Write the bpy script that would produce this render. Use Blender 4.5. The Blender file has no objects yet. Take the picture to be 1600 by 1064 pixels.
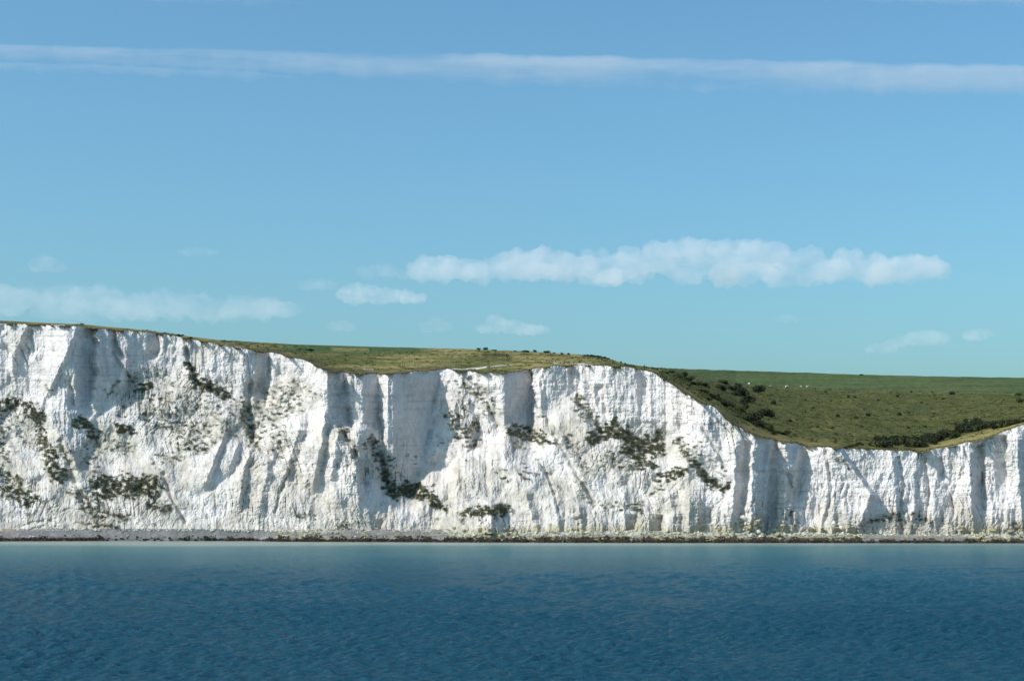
import bpy, bmesh, math, random
import numpy as np
from mathutils import Vector, Matrix

# ------------------------------------------------------------------ camera, sky, sun, exposure
SC = bpy.context.scene
COL = SC.collection
F = 2700.0                       # focal length in photo pixels (1600 wide)
CAM_H = 25.0
PITCH = math.radians(4.885)
cam_d = bpy.data.cameras.new('camera')
cam_d.sensor_width = 36.0
cam_d.lens = 36.0 * F / 1600.0
cam_d.clip_start = 0.5
cam_d.clip_end = 200000.0
cam = bpy.data.objects.new('camera', cam_d)
cam.location = (0, 0, CAM_H)
cam.rotation_euler = (math.pi / 2 + PITCH, 0, 0)
COL.objects.link(cam)
SC.camera = cam

ALPHA = math.radians(68.0)       # sun to the left of and behind the camera
ELEV = math.radians(41.0)
S = Vector((-math.sin(ALPHA) * math.cos(ELEV), -math.cos(ALPHA) * math.cos(ELEV), math.sin(ELEV)))
world = bpy.data.worlds.new('World')
SC.world = world
world.use_nodes = True
wn = world.node_tree.nodes
bg = wn['Background']
sky = wn.new('ShaderNodeTexSky')
sky.sky_type = 'NISHITA'
sky.sun_disc = False
sky.sun_elevation = ELEV
sky.sun_rotation = math.atan2(S.x, S.y)
sky.altitude = 0
sky.air_density = 1.0
sky.dust_density = 2.1
sky.ozone_density = 3.0
tint = wn.new('ShaderNodeVectorMath'); tint.operation = 'MULTIPLY'      # the photograph's cool white balance
tint.inputs[1].default_value = (0.70, 1.055, 1.10)
world.node_tree.links.new(sky.outputs[0], tint.inputs[0])
world.node_tree.links.new(tint.outputs[0], bg.inputs[0])
bg.inputs[1].default_value = 0.15
sun_d = bpy.data.lights.new('sun', 'SUN')
sun_d.energy = 4.3
sun_d.angle = math.radians(0.53)
sun_d.color = (1.0, 0.925, 0.87)
sun = bpy.data.objects.new('sun', sun_d)
sun.rotation_euler = S.to_track_quat('Z', 'Y').to_euler()
sun.location = (-600, -300, 600)
COL.objects.link(sun)
SC.view_settings.view_transform = 'Standard'
SC.view_settings.look = 'None'
SC.view_settings.gamma = 1.0
SC.view_settings.use_curve_mapping = False
SC.view_settings.exposure = -0.04
SC.cycles.volume_bounces = 2
SC.cycles.max_bounces = 8
SC.cycles.use_denoising = True

random.seed(7)
RNG = np.random.default_rng(7)

# ------------------------------------------------------------------ helpers
cp, sp = math.cos(PITCH), math.sin(PITCH)
def ray(u, v, Y):
    """photo pixel + distance along the ground axis -> world point"""
    a = (np.asarray(u, float) - 800.0) / F
    b = (532.0 - np.asarray(v, float)) / F
    dy = cp - sp * b
    dz = sp + cp * b
    k = np.asarray(Y, float) / dy
    return np.stack([a * k, dy * k, CAM_H + dz * k], -1)

def zof(u, v, Y):
    return ray(u, v, Y)[..., 2]

def interp(x, pts):
    p = np.array(pts, float)
    return np.interp(x, p[:, 0], p[:, 1])

def smooth(a, b, x):
    t = np.clip((x - a) / (b - a), 0, 1)
    return t * t * (3 - 2 * t)

_perm = {}
def perlin(x, y, seed=0):
    if seed not in _perm:
        r = np.random.default_rng(1000 + seed)
        ang = r.random(256) * 2 * np.pi
        _perm[seed] = (r.permutation(256), np.cos(ang), np.sin(ang))
    P, gx, gy = _perm[seed]
    x, y = np.broadcast_arrays(np.asarray(x, float), np.asarray(y, float))
    xi = np.floor(x).astype(np.int64); yi = np.floor(y).astype(np.int64)
    xf = x - xi; yf = y - yi
    def g(ix, iy, dx, dy):
        h = P[(P[ix & 255] + iy) & 255]
        return gx[h] * dx + gy[h] * dy
    sx = xf * xf * xf * (xf * (xf * 6 - 15) + 10)
    sy = yf * yf * yf * (yf * (yf * 6 - 15) + 10)
    n00 = g(xi, yi, xf, yf); n10 = g(xi + 1, yi, xf - 1, yf)
    n01 = g(xi, yi + 1, xf, yf - 1); n11 = g(xi + 1, yi + 1, xf - 1, yf - 1)
    a = n00 + sx * (n10 - n00); b = n01 + sx * (n11 - n01)
    return (a + sy * (b - a)) * 1.5

def fbm(x, y, o=4, seed=0, gain=0.5):
    s = 0; a = 1.0; f = 1.0
    for i in range(o):
        s = s + a * perlin(x * f, y * f, seed + i); a *= gain; f *= 2.03
    return s

def ridged(x, y, seed=0):
    return 1.0 - 2.2 * np.abs(perlin(x, y, seed))

def link(name, me, mat=None, parent=None, **props):
    o = bpy.data.objects.new(name, me)
    COL.objects.link(o)
    if mat is not None and me is not None and len(me.materials) == 0:
        me.materials.append(mat)
    if parent is not None:
        o.parent = parent
    for k, val in props.items():
        o[k] = val
    return o

def mesh_np(name, verts, faces, cols=None, smooth_shade=False):
    """verts (n,3); faces (m,k) with k = 3 or 4"""
    verts = np.ascontiguousarray(verts, np.float32).reshape(-1, 3)
    faces = np.ascontiguousarray(faces, np.int32)
    me = bpy.data.meshes.new(name)
    k = faces.shape[1]; m = len(faces)
    me.vertices.add(len(verts)); me.vertices.foreach_set('co', verts.ravel())
    me.loops.add(m * k); me.loops.foreach_set('vertex_index', faces.ravel())
    me.polygons.add(m)
    me.polygons.foreach_set('loop_start', np.arange(0, m * k, k, dtype=np.int32))
    me.polygons.foreach_set('use_smooth', np.full(m, smooth_shade))
    if cols is not None:
        ca = me.color_attributes.new('pigment', 'FLOAT_COLOR', 'POINT')
        c4 = np.ones((len(verts), 4), np.float32); c4[:, :3] = np.asarray(cols).reshape(-1, 3)
        ca.data.foreach_set('color', c4.ravel())
    me.update(calc_edges=True)
    return me

def grid_faces(nr, nc):
    i = np.arange(nr - 1)[:, None] * nc + np.arange(nc - 1)[None, :]
    i = i.ravel()
    return np.stack([i, i + 1, i + nc + 1, i + nc], 1)

def mat_new(name):
    m = bpy.data.materials.new(name); m.use_nodes = True
    nt = m.node_tree
    return m, nt, nt.nodes['Principled BSDF']

def noise_node(nt, scale, detail=5, rough=0.55, vec=None):
    n = nt.nodes.new('ShaderNodeTexNoise')
    n.inputs['Scale'].default_value = scale
    n.inputs['Detail'].default_value = detail
    n.inputs['Roughness'].default_value = rough
    if vec is not None: nt.links.new(vec, n.inputs['Vector'])
    return n

def mapping(nt, scale):
    tc = nt.nodes.new('ShaderNodeTexCoord'); mp = nt.nodes.new('ShaderNodeMapping')
    mp.inputs['Scale'].default_value = scale
    nt.links.new(tc.outputs['Object'], mp.inputs['Vector'])
    return mp.outputs[0]

def vary(nt, colour_socket, noise, lo, hi, bsdf):
    """multiply a pigment by a noise in lo..hi and plug it in the base colour"""
    mr = nt.nodes.new('ShaderNodeMapRange')
    mr.inputs['From Min'].default_value = 0.3; mr.inputs['From Max'].default_value = 0.7
    mr.inputs['To Min'].default_value = lo; mr.inputs['To Max'].default_value = hi
    nt.links.new(noise.outputs['Fac'], mr.inputs['Value'])
    mx = nt.nodes.new('ShaderNodeVectorMath'); mx.operation = 'SCALE'
    nt.links.new(colour_socket, mx.inputs[0]); nt.links.new(mr.outputs[0], mx.inputs['Scale'])
    nt.links.new(mx.outputs[0], bsdf.inputs['Base Color'])

def pigment_mat(name, n_scale, lo, hi, bump_scale, bump_d, bump_s=0.6, stretch=(1, 1, 1)):
    m, nt, b = mat_new(name)
    at = nt.nodes.new('ShaderNodeVertexColor'); at.layer_name = 'pigment'
    v = mapping(nt, stretch)
    vary(nt, at.outputs['Color'], noise_node(nt, n_scale, 6, 0.62, v), lo, hi, b)
    b.inputs['Roughness'].default_value = 0.95
    b.inputs['Specular IOR Level'].default_value = 0.1
    if bump_d > 0:
        bp = nt.nodes.new('ShaderNodeBump'); bp.inputs['Strength'].default_value = bump_s
        bp.inputs['Distance'].default_value = bump_d
        nt.links.new(noise_node(nt, bump_scale, 6, 0.65, v).outputs['Fac'], bp.inputs['Height'])
        nt.links.new(bp.outputs[0], b.inputs['Normal'])
    return m

def plain_mat(name, col, rough=0.9, var=(0.7, 1.3), scale=1.5, spec=0.2):
    m, nt, b = mat_new(name)
    c = nt.nodes.new('ShaderNodeRGB'); c.outputs[0].default_value = (*col, 1)
    vary(nt, c.outputs[0], noise_node(nt, scale, 4, 0.6, mapping(nt, (1, 1, 1))), var[0], var[1], b)
    b.inputs['Roughness'].default_value = rough
    b.inputs['Specular IOR Level'].default_value = spec
    return m

M_chalk = pigment_mat('chalk', 0.35, 0.86, 1.06, 1.6, 0.5, 0.55, (1, 1, 1))
M_turf = pigment_mat('downland_turf', 0.25, 0.68, 1.32, 0.9, 0.5, 0.7, (1, 0.35, 1))
M_beach = pigment_mat('shingle', 0.6, 0.75, 1.2, 1.8, 0.25, 0.6, (1, 0.4, 1))
M_leaf = plain_mat('dark_scrub_leaves', (0.034, 0.042, 0.020), 0.8, (0.5, 1.6), 0.5)
M_leaf2 = plain_mat('olive_scrub_leaves', (0.085, 0.092, 0.032), 0.85, (0.5, 1.5), 0.5)
M_tuft = plain_mat('cliff_plant_leaves', (0.130, 0.127, 0.075), 0.9, (0.4, 1.7), 0.3)
M_stem = plain_mat('woody_stem', (0.09, 0.07, 0.05))
M_rock = plain_mat('chalk_boulder', (0.64, 0.61, 0.53), 0.95, (0.6, 1.15), 0.4, 0.1)
M_rock_y = plain_mat('algae_stained_chalk', (0.36, 0.325, 0.215), 0.95, (0.45, 1.35), 0.35, 0.1)
M_weed = plain_mat('wet_brown_seaweed', (0.020, 0.016, 0.011), 0.6, (0.5, 1.8), 0.4)
M_weed2 = plain_mat('olive_seaweed_rock', (0.055, 0.047, 0.027), 0.8, (0.4, 1.8), 0.35)

# ------------------------------------------------------------------ the cliff: outlines read from the photograph
LIP = [(-300, 503), (0, 506), (60, 508), (130, 511), (160, 515), (200, 517), (260, 523), (300, 531), (340, 538), (372, 545),
       (402, 549), (430, 552), (470, 562), (492, 570), (506, 577), (520, 582), (560, 585), (590, 585), (620, 584),
       (660, 580.5), (700, 577), (727, 581), (760, 583), (790, 583), (808, 581), (835, 576), (864, 573), (902, 571),
       (947, 572), (992, 575.5), (1020, 582), (1037, 594), (1056, 605), (1076, 618), (1097, 631), (1117, 637),
       (1132, 652), (1147, 665), (1170, 676), (1189, 684), (1226, 691), (1264, 698), (1301, 700), (1394, 704),
       (1441, 706), (1478, 699), (1516, 691), (1544, 684), (1572, 673), (1600, 664), (1700, 640), (1900, 615)]
SKYL = [(-300, 497), (0, 501), (130, 507), (200, 513.5), (250, 519), (300, 526), (340, 531), (400, 534.5), (470, 538.5), (560, 541),
        (640, 543), (700, 544.5), (760, 546.5), (850, 550.5), (910, 554), (945, 558), (970, 566.5), (1000, 572), (1020, 574), (1060, 576),
        (1200, 580.5), (1300, 584), (1400, 586.5), (1500, 588.5), (1600, 590), (1900, 592)]
BASE = [(-300, 826), (300, 826), (430, 828), (520, 827), (700, 827), (714, 833), (800, 833), (900, 830), (1000, 831),
        (1100, 832), (1350, 834), (1450, 835), (1600, 835), (1900, 835)]
TOE = [(-300, 838), (0, 836), (430, 832), (520, 828), (700, 830), (714, 820), (800, 819), (900, 817), (1200, 817),
       (1350, 822), (1450, 822), (1600, 818), (1900, 818)]
VSLOPE = [(-300, 640), (0, 628), (60, 634), (100, 690), (140, 664), (165, 640), (200, 600), (260, 583), (300, 575), (340, 600),
          (380, 610), (402, 600), (440, 585), (480, 600), (500, 650), (511, 660), (556, 672), (580, 700), (605, 752), (650, 742),
          (700, 700), (760, 690), (790, 676), (832, 668), (850, 655), (890, 618), (915, 640), (940, 662), (1000, 665), (1040, 676),
          (1065, 705), (1100, 760), (1140, 792), (1200, 815), (1300, 815), (1360, 806), (1450, 812), (1600, 815), (1900, 815)]
PLAN = [(-300, 4), (0, 2), (60, 0), (118, -2), (160, 1), (260, 2), (330, -2), (420, -2), (480, -3), (505, -4), (511, -3), (545, 6),
        (556, 5), (566, 6), (596, 18), (606, 13), (614, 13), (655, 30), (700, 42), (721, 38), (760, 20), (788, 10), (832, 18), (845, 12),
        (890, 8), (990, 2), (1060, -2), (1150, -2), (1184, -3), (1212, 5), (1226, 1), (1260, 9), (1300, 1), (1360, 0),
        (1500, 0), (1600, -2), (1900, 0)]

DU = 1.25
us = np.arange(-300, 1900.1, DU)
NR = 300
NC = len(us)
edge_n = fbm(us / 22, us * 0, 4, 3) * 1.6 + perlin(us / 4.0, us * 0, 8) * 0.7
vtop = interp(us, LIP) + edge_n
vbase = interp(us, BASE) + fbm(us / 40, us * 0, 3, 11) * 0.8
s = np.linspace(0, 1, NR)[:, None]
V = vbase[None, :] + (vtop - vbase)[None, :] * s
U = np.broadcast_to(us[None, :], V.shape)
X = (U - 800) * 0.3
Z = (848 - V) * 0.3
wx = fbm(X / 60, Z / 60, 3, 21) * 14
vslope = np.minimum(interp(us, VSLOPE) + fbm(us / 30, us * 0, 4, 31) * 9, vbase - 4)
vslope = np.maximum(vslope, vtop + 3)
zb = Z[0][None, :]
zs = (848 - vslope)[None, :] * 0.3
h = Z - zb
hs = zs - zb
PHI = interp(us, [(-300, 0.80), (420, 0.78), (520, 0.6), (700, 0.6), (760, 0.8), (1040, 0.8), (1100, 0.45), (1200, 0.3), (1900, 0.3)])[None, :]
Y = interp(us, TOE)[None, :] + PHI * np.minimum(h, hs) + 0.17 * np.maximum(h - hs, 0)
wall = smooth(-6, 7, Z - zs)                                   # 1 on the steep wall, 0 on the slopes below
plan = interp(us + 0, PLAN)[None, :]
deep = np.clip(plan, 0, None)
wplan = np.maximum(smooth(-22, 6, Z - zs), 0)
Y = Y + plan * (0.15 + 0.85 * wplan)

def crest(pts, a, wl, wr, taper=0.18):
    """a buttress: polyline of (u, v) from top to bottom, a metres proud; gentle to the left, steep to the right"""
    global Y
    p = np.array(pts, float); p = p[np.argsort(p[:, 1])]
    uc = np.interp(V, p[:, 1], p[:, 0]) + fbm(V / 18, V * 0 + a, 4, 41, 0.6) * 2.4
    v0, v1 = p[0, 1], p[-1, 1]; L = v1 - v0
    win = smooth(v0 - L * taper, v0 + L * taper * 0.6, V) * (1 - smooth(v1 - L * taper, v1 + L * taper, V))
    d = U - uc
    prof = np.where(d < 0, np.clip(1 + d / wl, 0, 1) ** 1.3, np.clip(1 - d / wr, 0, 1))
    Y = Y - a * win * prof

def recess(pts, W, d, back=0.3, taper=0.14):
    """a hollow: its left edge a polyline of (u, v); deepens to d metres over W pixels, then returns sharply"""
    global Y
    p = np.array(pts, float); p = p[np.argsort(p[:, 1])]
    ue = np.interp(V, p[:, 1], p[:, 0]) + fbm(V / 16, V * 0 + W, 4, 43, 0.6) * 1.7
    v0, v1 = p[0, 1], p[-1, 1]; L = v1 - v0
    top = smooth(v0 - 4, v0 + 4, V) if v0 > 600 else smooth(v0 - 12, v0 - 2, V)
    win = top * (1 - smooth(v1 - L * taper * 2, v1 + L * taper, V))
    Wl = W * (1 + 0.10 * fbm(V / 22, V * 0 + W + 5, 4, 47, .6))
    t = (U - ue) / Wl
    prof = np.where(t < 0, 0, np.where(t < 1, np.clip(t, 0, 1) ** 0.72, np.clip(1 - (t - 1) / back, 0, 1)))
    Y = Y + d * win * prof

# debris cones and spurs that stand in front of the wall
def cone(ua, va, ya, cot, kl, kr):
    global Y
    dx = X - (ua - 800) * 0.3; dzz = (848 - va) * 0.3 - Z
    yc = ya - np.clip(dzz, 0, None) * cot + np.where(dx < 0, -dx * kl, dx * kr) + np.where(dzz < 0, -dzz * 3.0, 0)
    yc = yc + fbm(X / 5 + Z / 14, Z / 12, 4, 61) * 1.3
    Y = np.minimum(Y, yc)
iu = lambda u: int(round((u + 300) / DU))
cone(722, 583, Y[-1, iu(722)] - 1.0, 0.50, 0.62, 0.42)
cone(562, 672, Y[NR // 2, iu(562)] - 4.0, 0.42, 0.35, 1.5)

cone(768, 788, 823.0, 0.85, 0.75, 1.1)
# buttresses
crest([(120, 512), (100, 560), (78, 605), (62, 640)], 4.0, 34, 9)
crest([(36, 520), (20, 560), (8, 600)], 3.0, 30, 12)
crest([(76, 640), (92, 680), (112, 712), (128, 740)], 4.0, 26, 14)
crest([(150, 540), (158, 570), (165, 600)], 2.4, 14, 8)
crest([(200, 525), (196, 570), (190, 610)], 2.0, 20, 10)
crest([(286, 540), (292, 570), (300, 600)], 2.4, 26, 7)
crest([(352, 675), (336, 715), (318, 760)], 4.6, 44, 8)
crest([(372, 690), (364, 715), (356, 740)], 3.0, 18, 8)
crest([(391, 700), (380, 740), (372, 790)], 4.0, 24, 9)
crest([(426, 690), (416, 740), (405, 800)], 3.5, 24, 10)
crest([(470, 660), (458, 700), (446, 740)], 4.5, 22, 12)
crest([(508, 655), (500, 700), (488, 760)], 6.0, 34, 10)
crest([(530, 665), (524, 700), (516, 750)], 4.0, 16, 10)
crest([(548, 690), (556, 730), (560, 780)], 6.0, 30, 12)
crest([(590, 720), (600, 760), (612, 790)], 3.5, 30, 7)
def bowl(uc, vc, ru, rv, d):
    global Y
    q = ((U - uc) / ru) ** 2 + ((V - vc) / rv) ** 2
    Y = Y + d * np.clip(1 - q, 0, None) ** 1.5
bowl(30, 690, 60, 62, 7); bowl(170, 720, 60, 60, 5); bowl(300, 640, 55, 55, 5); bowl(400, 670, 38, 50, 5); bowl(760, 660, 36, 60, 4); bowl(1000, 700, 70, 50, 5); bowl(880, 740, 50, 60, 3.5); bowl(1100, 745, 40, 40, 5)
def gully(pts, d, w):
    # a narrow groove worn down the face
    global Y
    p = np.array(pts, float); best = np.full(Y.shape, 99.0)
    for (a, b), (c, e) in zip(p[:-1], p[1:]):
        t_ = np.clip(((U - a) * (c - a) + (V - b) * (e - b)) / ((c - a) ** 2 + (e - b) ** 2), 0, 1)
        best = np.minimum(best, np.hypot(U - a - t_ * (c - a), V - b - t_ * (e - b)))
    best = best + perlin(U / 9, V / 9, 44) * w * .5
    Y = Y + d * np.clip(1 - best / w, 0, 1)
gully([(178, 552), (186, 566), (200, 585), (214, 604)], 2.6, 4)
gully([(855, 655), (872, 690), (890, 720), (915, 762), (930, 790)], 3.0, 5)
gully([(842, 720), (858, 748), (868, 775), (872, 800)], 2.4, 4)
gully([(905, 622), (920, 648), (938, 672)], 4.0, 9)
gully([(1062, 690), (1085, 722), (1108, 752), (1135, 764)], 4.0, 8)
gully([(1085, 640), (1100, 672), (1118, 700), (1135, 735)], 2.4, 5)
gully([(533, 668), (545, 690), (556, 712)], 5.0, 7)
gully([(578, 684), (590, 712), (602, 745), (608, 762)], 5.5, 10)
gully([(700, 600), (690, 640), (668, 690)], 2.0, 5)
gully([(735, 590), (760, 625), (778, 665)], 2.4, 5)
gully([(290, 545), (296, 575), (312, 600), (350, 622)], 3.0, 5)
gully([(390, 600), (388, 640), (398, 690), (420, 712)], 4.0, 8)
gully([(95, 690), (112, 735), (132, 790)], 3.0, 6)
gully([(255, 740), (270, 780), (290, 815)], 2.4, 5)
gully([(430, 800), (438, 770), (452, 735)], 2.0, 4)
gully([(1225, 720), (1240, 770), (1236, 815)], 3.0, 5)
gully([(1290, 705), (1300, 760), (1292, 810)], 2.4, 5)
gully([(1405, 715), (1412, 760), (1404, 812)], 2.2, 4)
gully([(1445, 712), (1452, 770), (1446, 815)], 2.2, 4)
crest([(680, 690), (672, 740), (650, 800)], 2.5, 30, 14)
crest([(740, 650), (733, 690), (724, 730)], 4.5, 22, 11)
crest([(762, 640), (770, 690), (768, 740)], 3.0, 20, 12)
crest([(842, 590), (846, 640), (850, 680)], 3.0, 10, 8)
crest([(870, 660), (890, 720), (920, 780)], 2.6, 40, 16)
crest([(960, 700), (972, 760), (985, 815)], 2.4, 40, 18)
crest([(822, 770), (830, 800), (836, 828)], 3.6, 24, 10)
crest([(868, 780), (872, 805), (874, 828)], 3.0, 22, 9)
crest([(905, 790), (903, 812), (902, 828)], 3.0, 20, 9)
crest([(1010, 790), (1014, 810), (1016, 829)], 3.0, 26, 8)
crest([(1046, 770), (1052, 800), (1052, 830)], 5.0, 30, 14)
crest([(1072, 700), (1076, 760), (1078, 830)], 6.5, 30, 26)
crest([(1104, 660), (1118, 700), (1128, 750)], 2.4, 22, 12)
crest([(1150, 690), (1148, 750), (1142, 826)], 5.5, 30, 15)
crest([(1176, 690), (1175, 760), (1172, 826)], 3.0, 14, 12)
crest([(1311, 702), (1336, 738), (1361, 775)], 4.6, 46, 7, 0.1)
crest([(1358, 772), (1350, 800), (1340, 828)], 4.2, 40, 14)
crest([(1392, 710), (1398, 750), (1400, 800)], 2.6, 26, 9)
crest([(1432, 715), (1428, 760), (1430, 820)], 2.0, 24, 10)
crest([(1516, 700), (1518, 760), (1522, 815)], 3.2, 26, 12)
crest([(1590, 680), (1592, 740), (1596, 810)], 3.0, 24, 9)
# hollows
recess([(119, 517), (117, 580), (112, 650)], 27, 9.0)
recess([(166, 514), (172, 540), (184, 560)], 11, 5.0)
recess([(230, 526), (232, 545), (226, 562)], 17, 5.0)
recess([(-4, 545), (0, 585), (4, 605)], 16, 3.2)
recess([(34, 522), (40, 540), (36, 560)], 14, 3.4)
recess([(98, 596), (104, 640)], 13, 3.6)
recess([(313, 540), (318, 580), (326, 612)], 9, 2.6)
recess([(402, 549), (400, 590), (392, 640)], 20, 7.0)
recess([(511, 577), (512, 620), (524, 690)], 28, 7.0, 0.25)
recess([(568, 584), (570, 640), (576, 700)], 22, 6.0, 0.3)
recess([(788, 582), (790, 630), (786, 672)], 43, 12.0, 0.08)
recess([(832, 582), (833, 610)], 12, 4.0)
recess([(887, 572), (888, 600), (884, 624)], 17, 6.0)
recess([(906, 574), (910, 600), (926, 655)], 10, 3.4)
recess([(928, 602), (932, 640), (934, 655)], 14, 4.5)
recess([(995, 577), (994, 610), (997, 650)], 15, 5.0)
recess([(1048, 604), (1052, 650), (1050, 690)], 23, 6.5)
recess([(1074, 622), (1080, 660), (1086, 690)], 9, 2.6)
recess([(1154, 690), (1150, 760), (1140, 815)], 18, 4.6)
recess([(1184, 684), (1186, 740), (1178, 826)], 30, 7.5, 0.5)
crest([(1202, 696), (1198, 760), (1192, 820)], 3.4, 7, 6)
crest([(1214, 720), (1216, 770), (1210, 826)], 3.0, 10, 8)
recess([(1228, 692), (1224, 740), (1216, 800)], 30, 6.5, 0.5)
crest([(1246, 700), (1240, 750), (1236, 815)], 3.2, 8, 7)
recess([(1461, 715), (1464, 735), (1466, 752)], 10, 3.4)
recess([(1514, 694), (1516, 740), (1518, 806)], 20, 6.0)
recess([(1553, 682), (1554, 720), (1556, 768)], 18, 6.0)
for (uc, vc, w, d) in [(898, 814, 12, 4), (985, 811, 16, 5), (1026, 812, 14, 5), (1100, 800, 20, 3), (1192, 812, 12, 4), (590, 818, 16, 2.5), (677, 816, 14, 2.5)]:
    recess([(uc - w / 2, vc - 6), (uc - w / 2, vc + 18)], w, d, 0.3, 0.05)

# relief
Xw = X + wx * 0.35 + 0.10 * Z
flute = ridged(Xw / 14, Z / 70, 51) * 2.0 + ridged((X + wx * .6 - .15 * Z) / 5.6, Z / 24, 52) * 0.8 + ridged(Xw / 2.4, Z / 8, 53) * 0.26
run = ridged((X + 0.35 * Z + wx) / 8.5, Z / 30, 54) * 1.25 + ridged((X + 0.2 * Z + wx * 0.4) / 3.6, Z / 11, 55) * 0.6
lump = np.abs(perlin(X / 3.4, Z / 4.2, 56)) * 0.9 + np.abs(perlin(X / 1.5, Z / 1.6, 57)) * 0.5
low = 1 - smooth(6, 20, h)                                     # the undercut, gullied foot
foot = ridged(X / 6.0, Z / 40, 58) * 1.4 + ridged(X / 2.6, Z / 14, 59) * 0.6
calm = np.ones_like(Y)
for (a, b, c, d_) in [(616, 700, 584, 700), (790, 832, 582, 660)]:
    calm = calm * (1 - 0.6 * smooth(a - 6, a + 8, U) * (1 - smooth(b - 8, b + 6, U)) * (1 - smooth(d_ - 20, d_, V)))
amp = 0.85 + 0.6 * fbm(X / 40, Z / 40, 3, 60)
rug = smooth(-.35, .45, fbm((X + .5 * Z) / 30, Z / 26, 3, 99))          # some faces are broken, others slumped smooth
Y = Y - (wall * flute * calm * (.40 + .7 * rug) + (1 - wall) * (run * .6 + lump * 0.8) * (.12 + .95 * rug)) * amp * 1.05
Y = Y - low * foot * 0.9 * interp(us, [(-300, .3), (560, .35), (820, .8), (1000, 1), (1900, 1)])[None, :]
Y = Y - fbm(X / 3.0, Z / 4.5, 4, 64, 0.65) * 0.55
# broken, blocky chalk: small sharp steps
blk = np.abs(perlin(X / 1.9 + wx, Z / 2.6, 69)); blk2 = np.abs(perlin(X / 0.95, Z / 1.3 + wx, 70))
Y = Y + (0.42 * np.exp(-blk * 14) + 0.36 * np.exp(-blk2 * 10)) * (0.5 + 0.5 * (1 - wall)) * (.35 + .7 * rug)
grv = np.exp(-np.abs(perlin((X + wx * .3 + 0.12 * Z) / 3.2, Z / 26, 95)) * 20) * smooth(-.25, .35, perlin(X / 16, Z / 12, 96))
grv2 = np.exp(-np.abs(perlin((X - 0.5 * Z + wx * .5) / 5.0, Z / 12, 97)) * 22) * smooth(0, .5, perlin(X / 20, Z / 15, 98)) * (1 - wall)
Y = Y + (grv * 1.6 * calm + grv2 * 1.1) * (.25 + .8 * rug)
swell = fbm((X + 0.45 * Z) / 26, Z / 34, 3, 72) * 4.6 + np.abs(perlin((X - .5 * Z) / 17, Z / 26, 73)) * 4.0
Y = Y - (1 - wall) * swell * smooth(2, 16, h)
ledge = smooth(0.22, 0.5, perlin((Z + fbm(X / 14, Z / 20, 3, 76) * 2.5) / 3.4, X / 26, 74))
Y = Y + ledge * 0.9 * (1 - wall) * smooth(300, 180, U) * smooth(720, 780, V)
# bedding: ledges and flint courses
zz = Z + fbm(X / 90, Z * 0, 2, 66) * 1.2
bed = perlin(zz / 2.6, X / 120, 67) * 0.24 + perlin(zz / 0.9, X / 40, 68) * 0.12
Y = Y - bed * (0.4 + 0.6 * wall)
Y[-1] = np.minimum(Y[-1], Y[-2] + 0.6)
PC = ray(U, V, Y)

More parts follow.
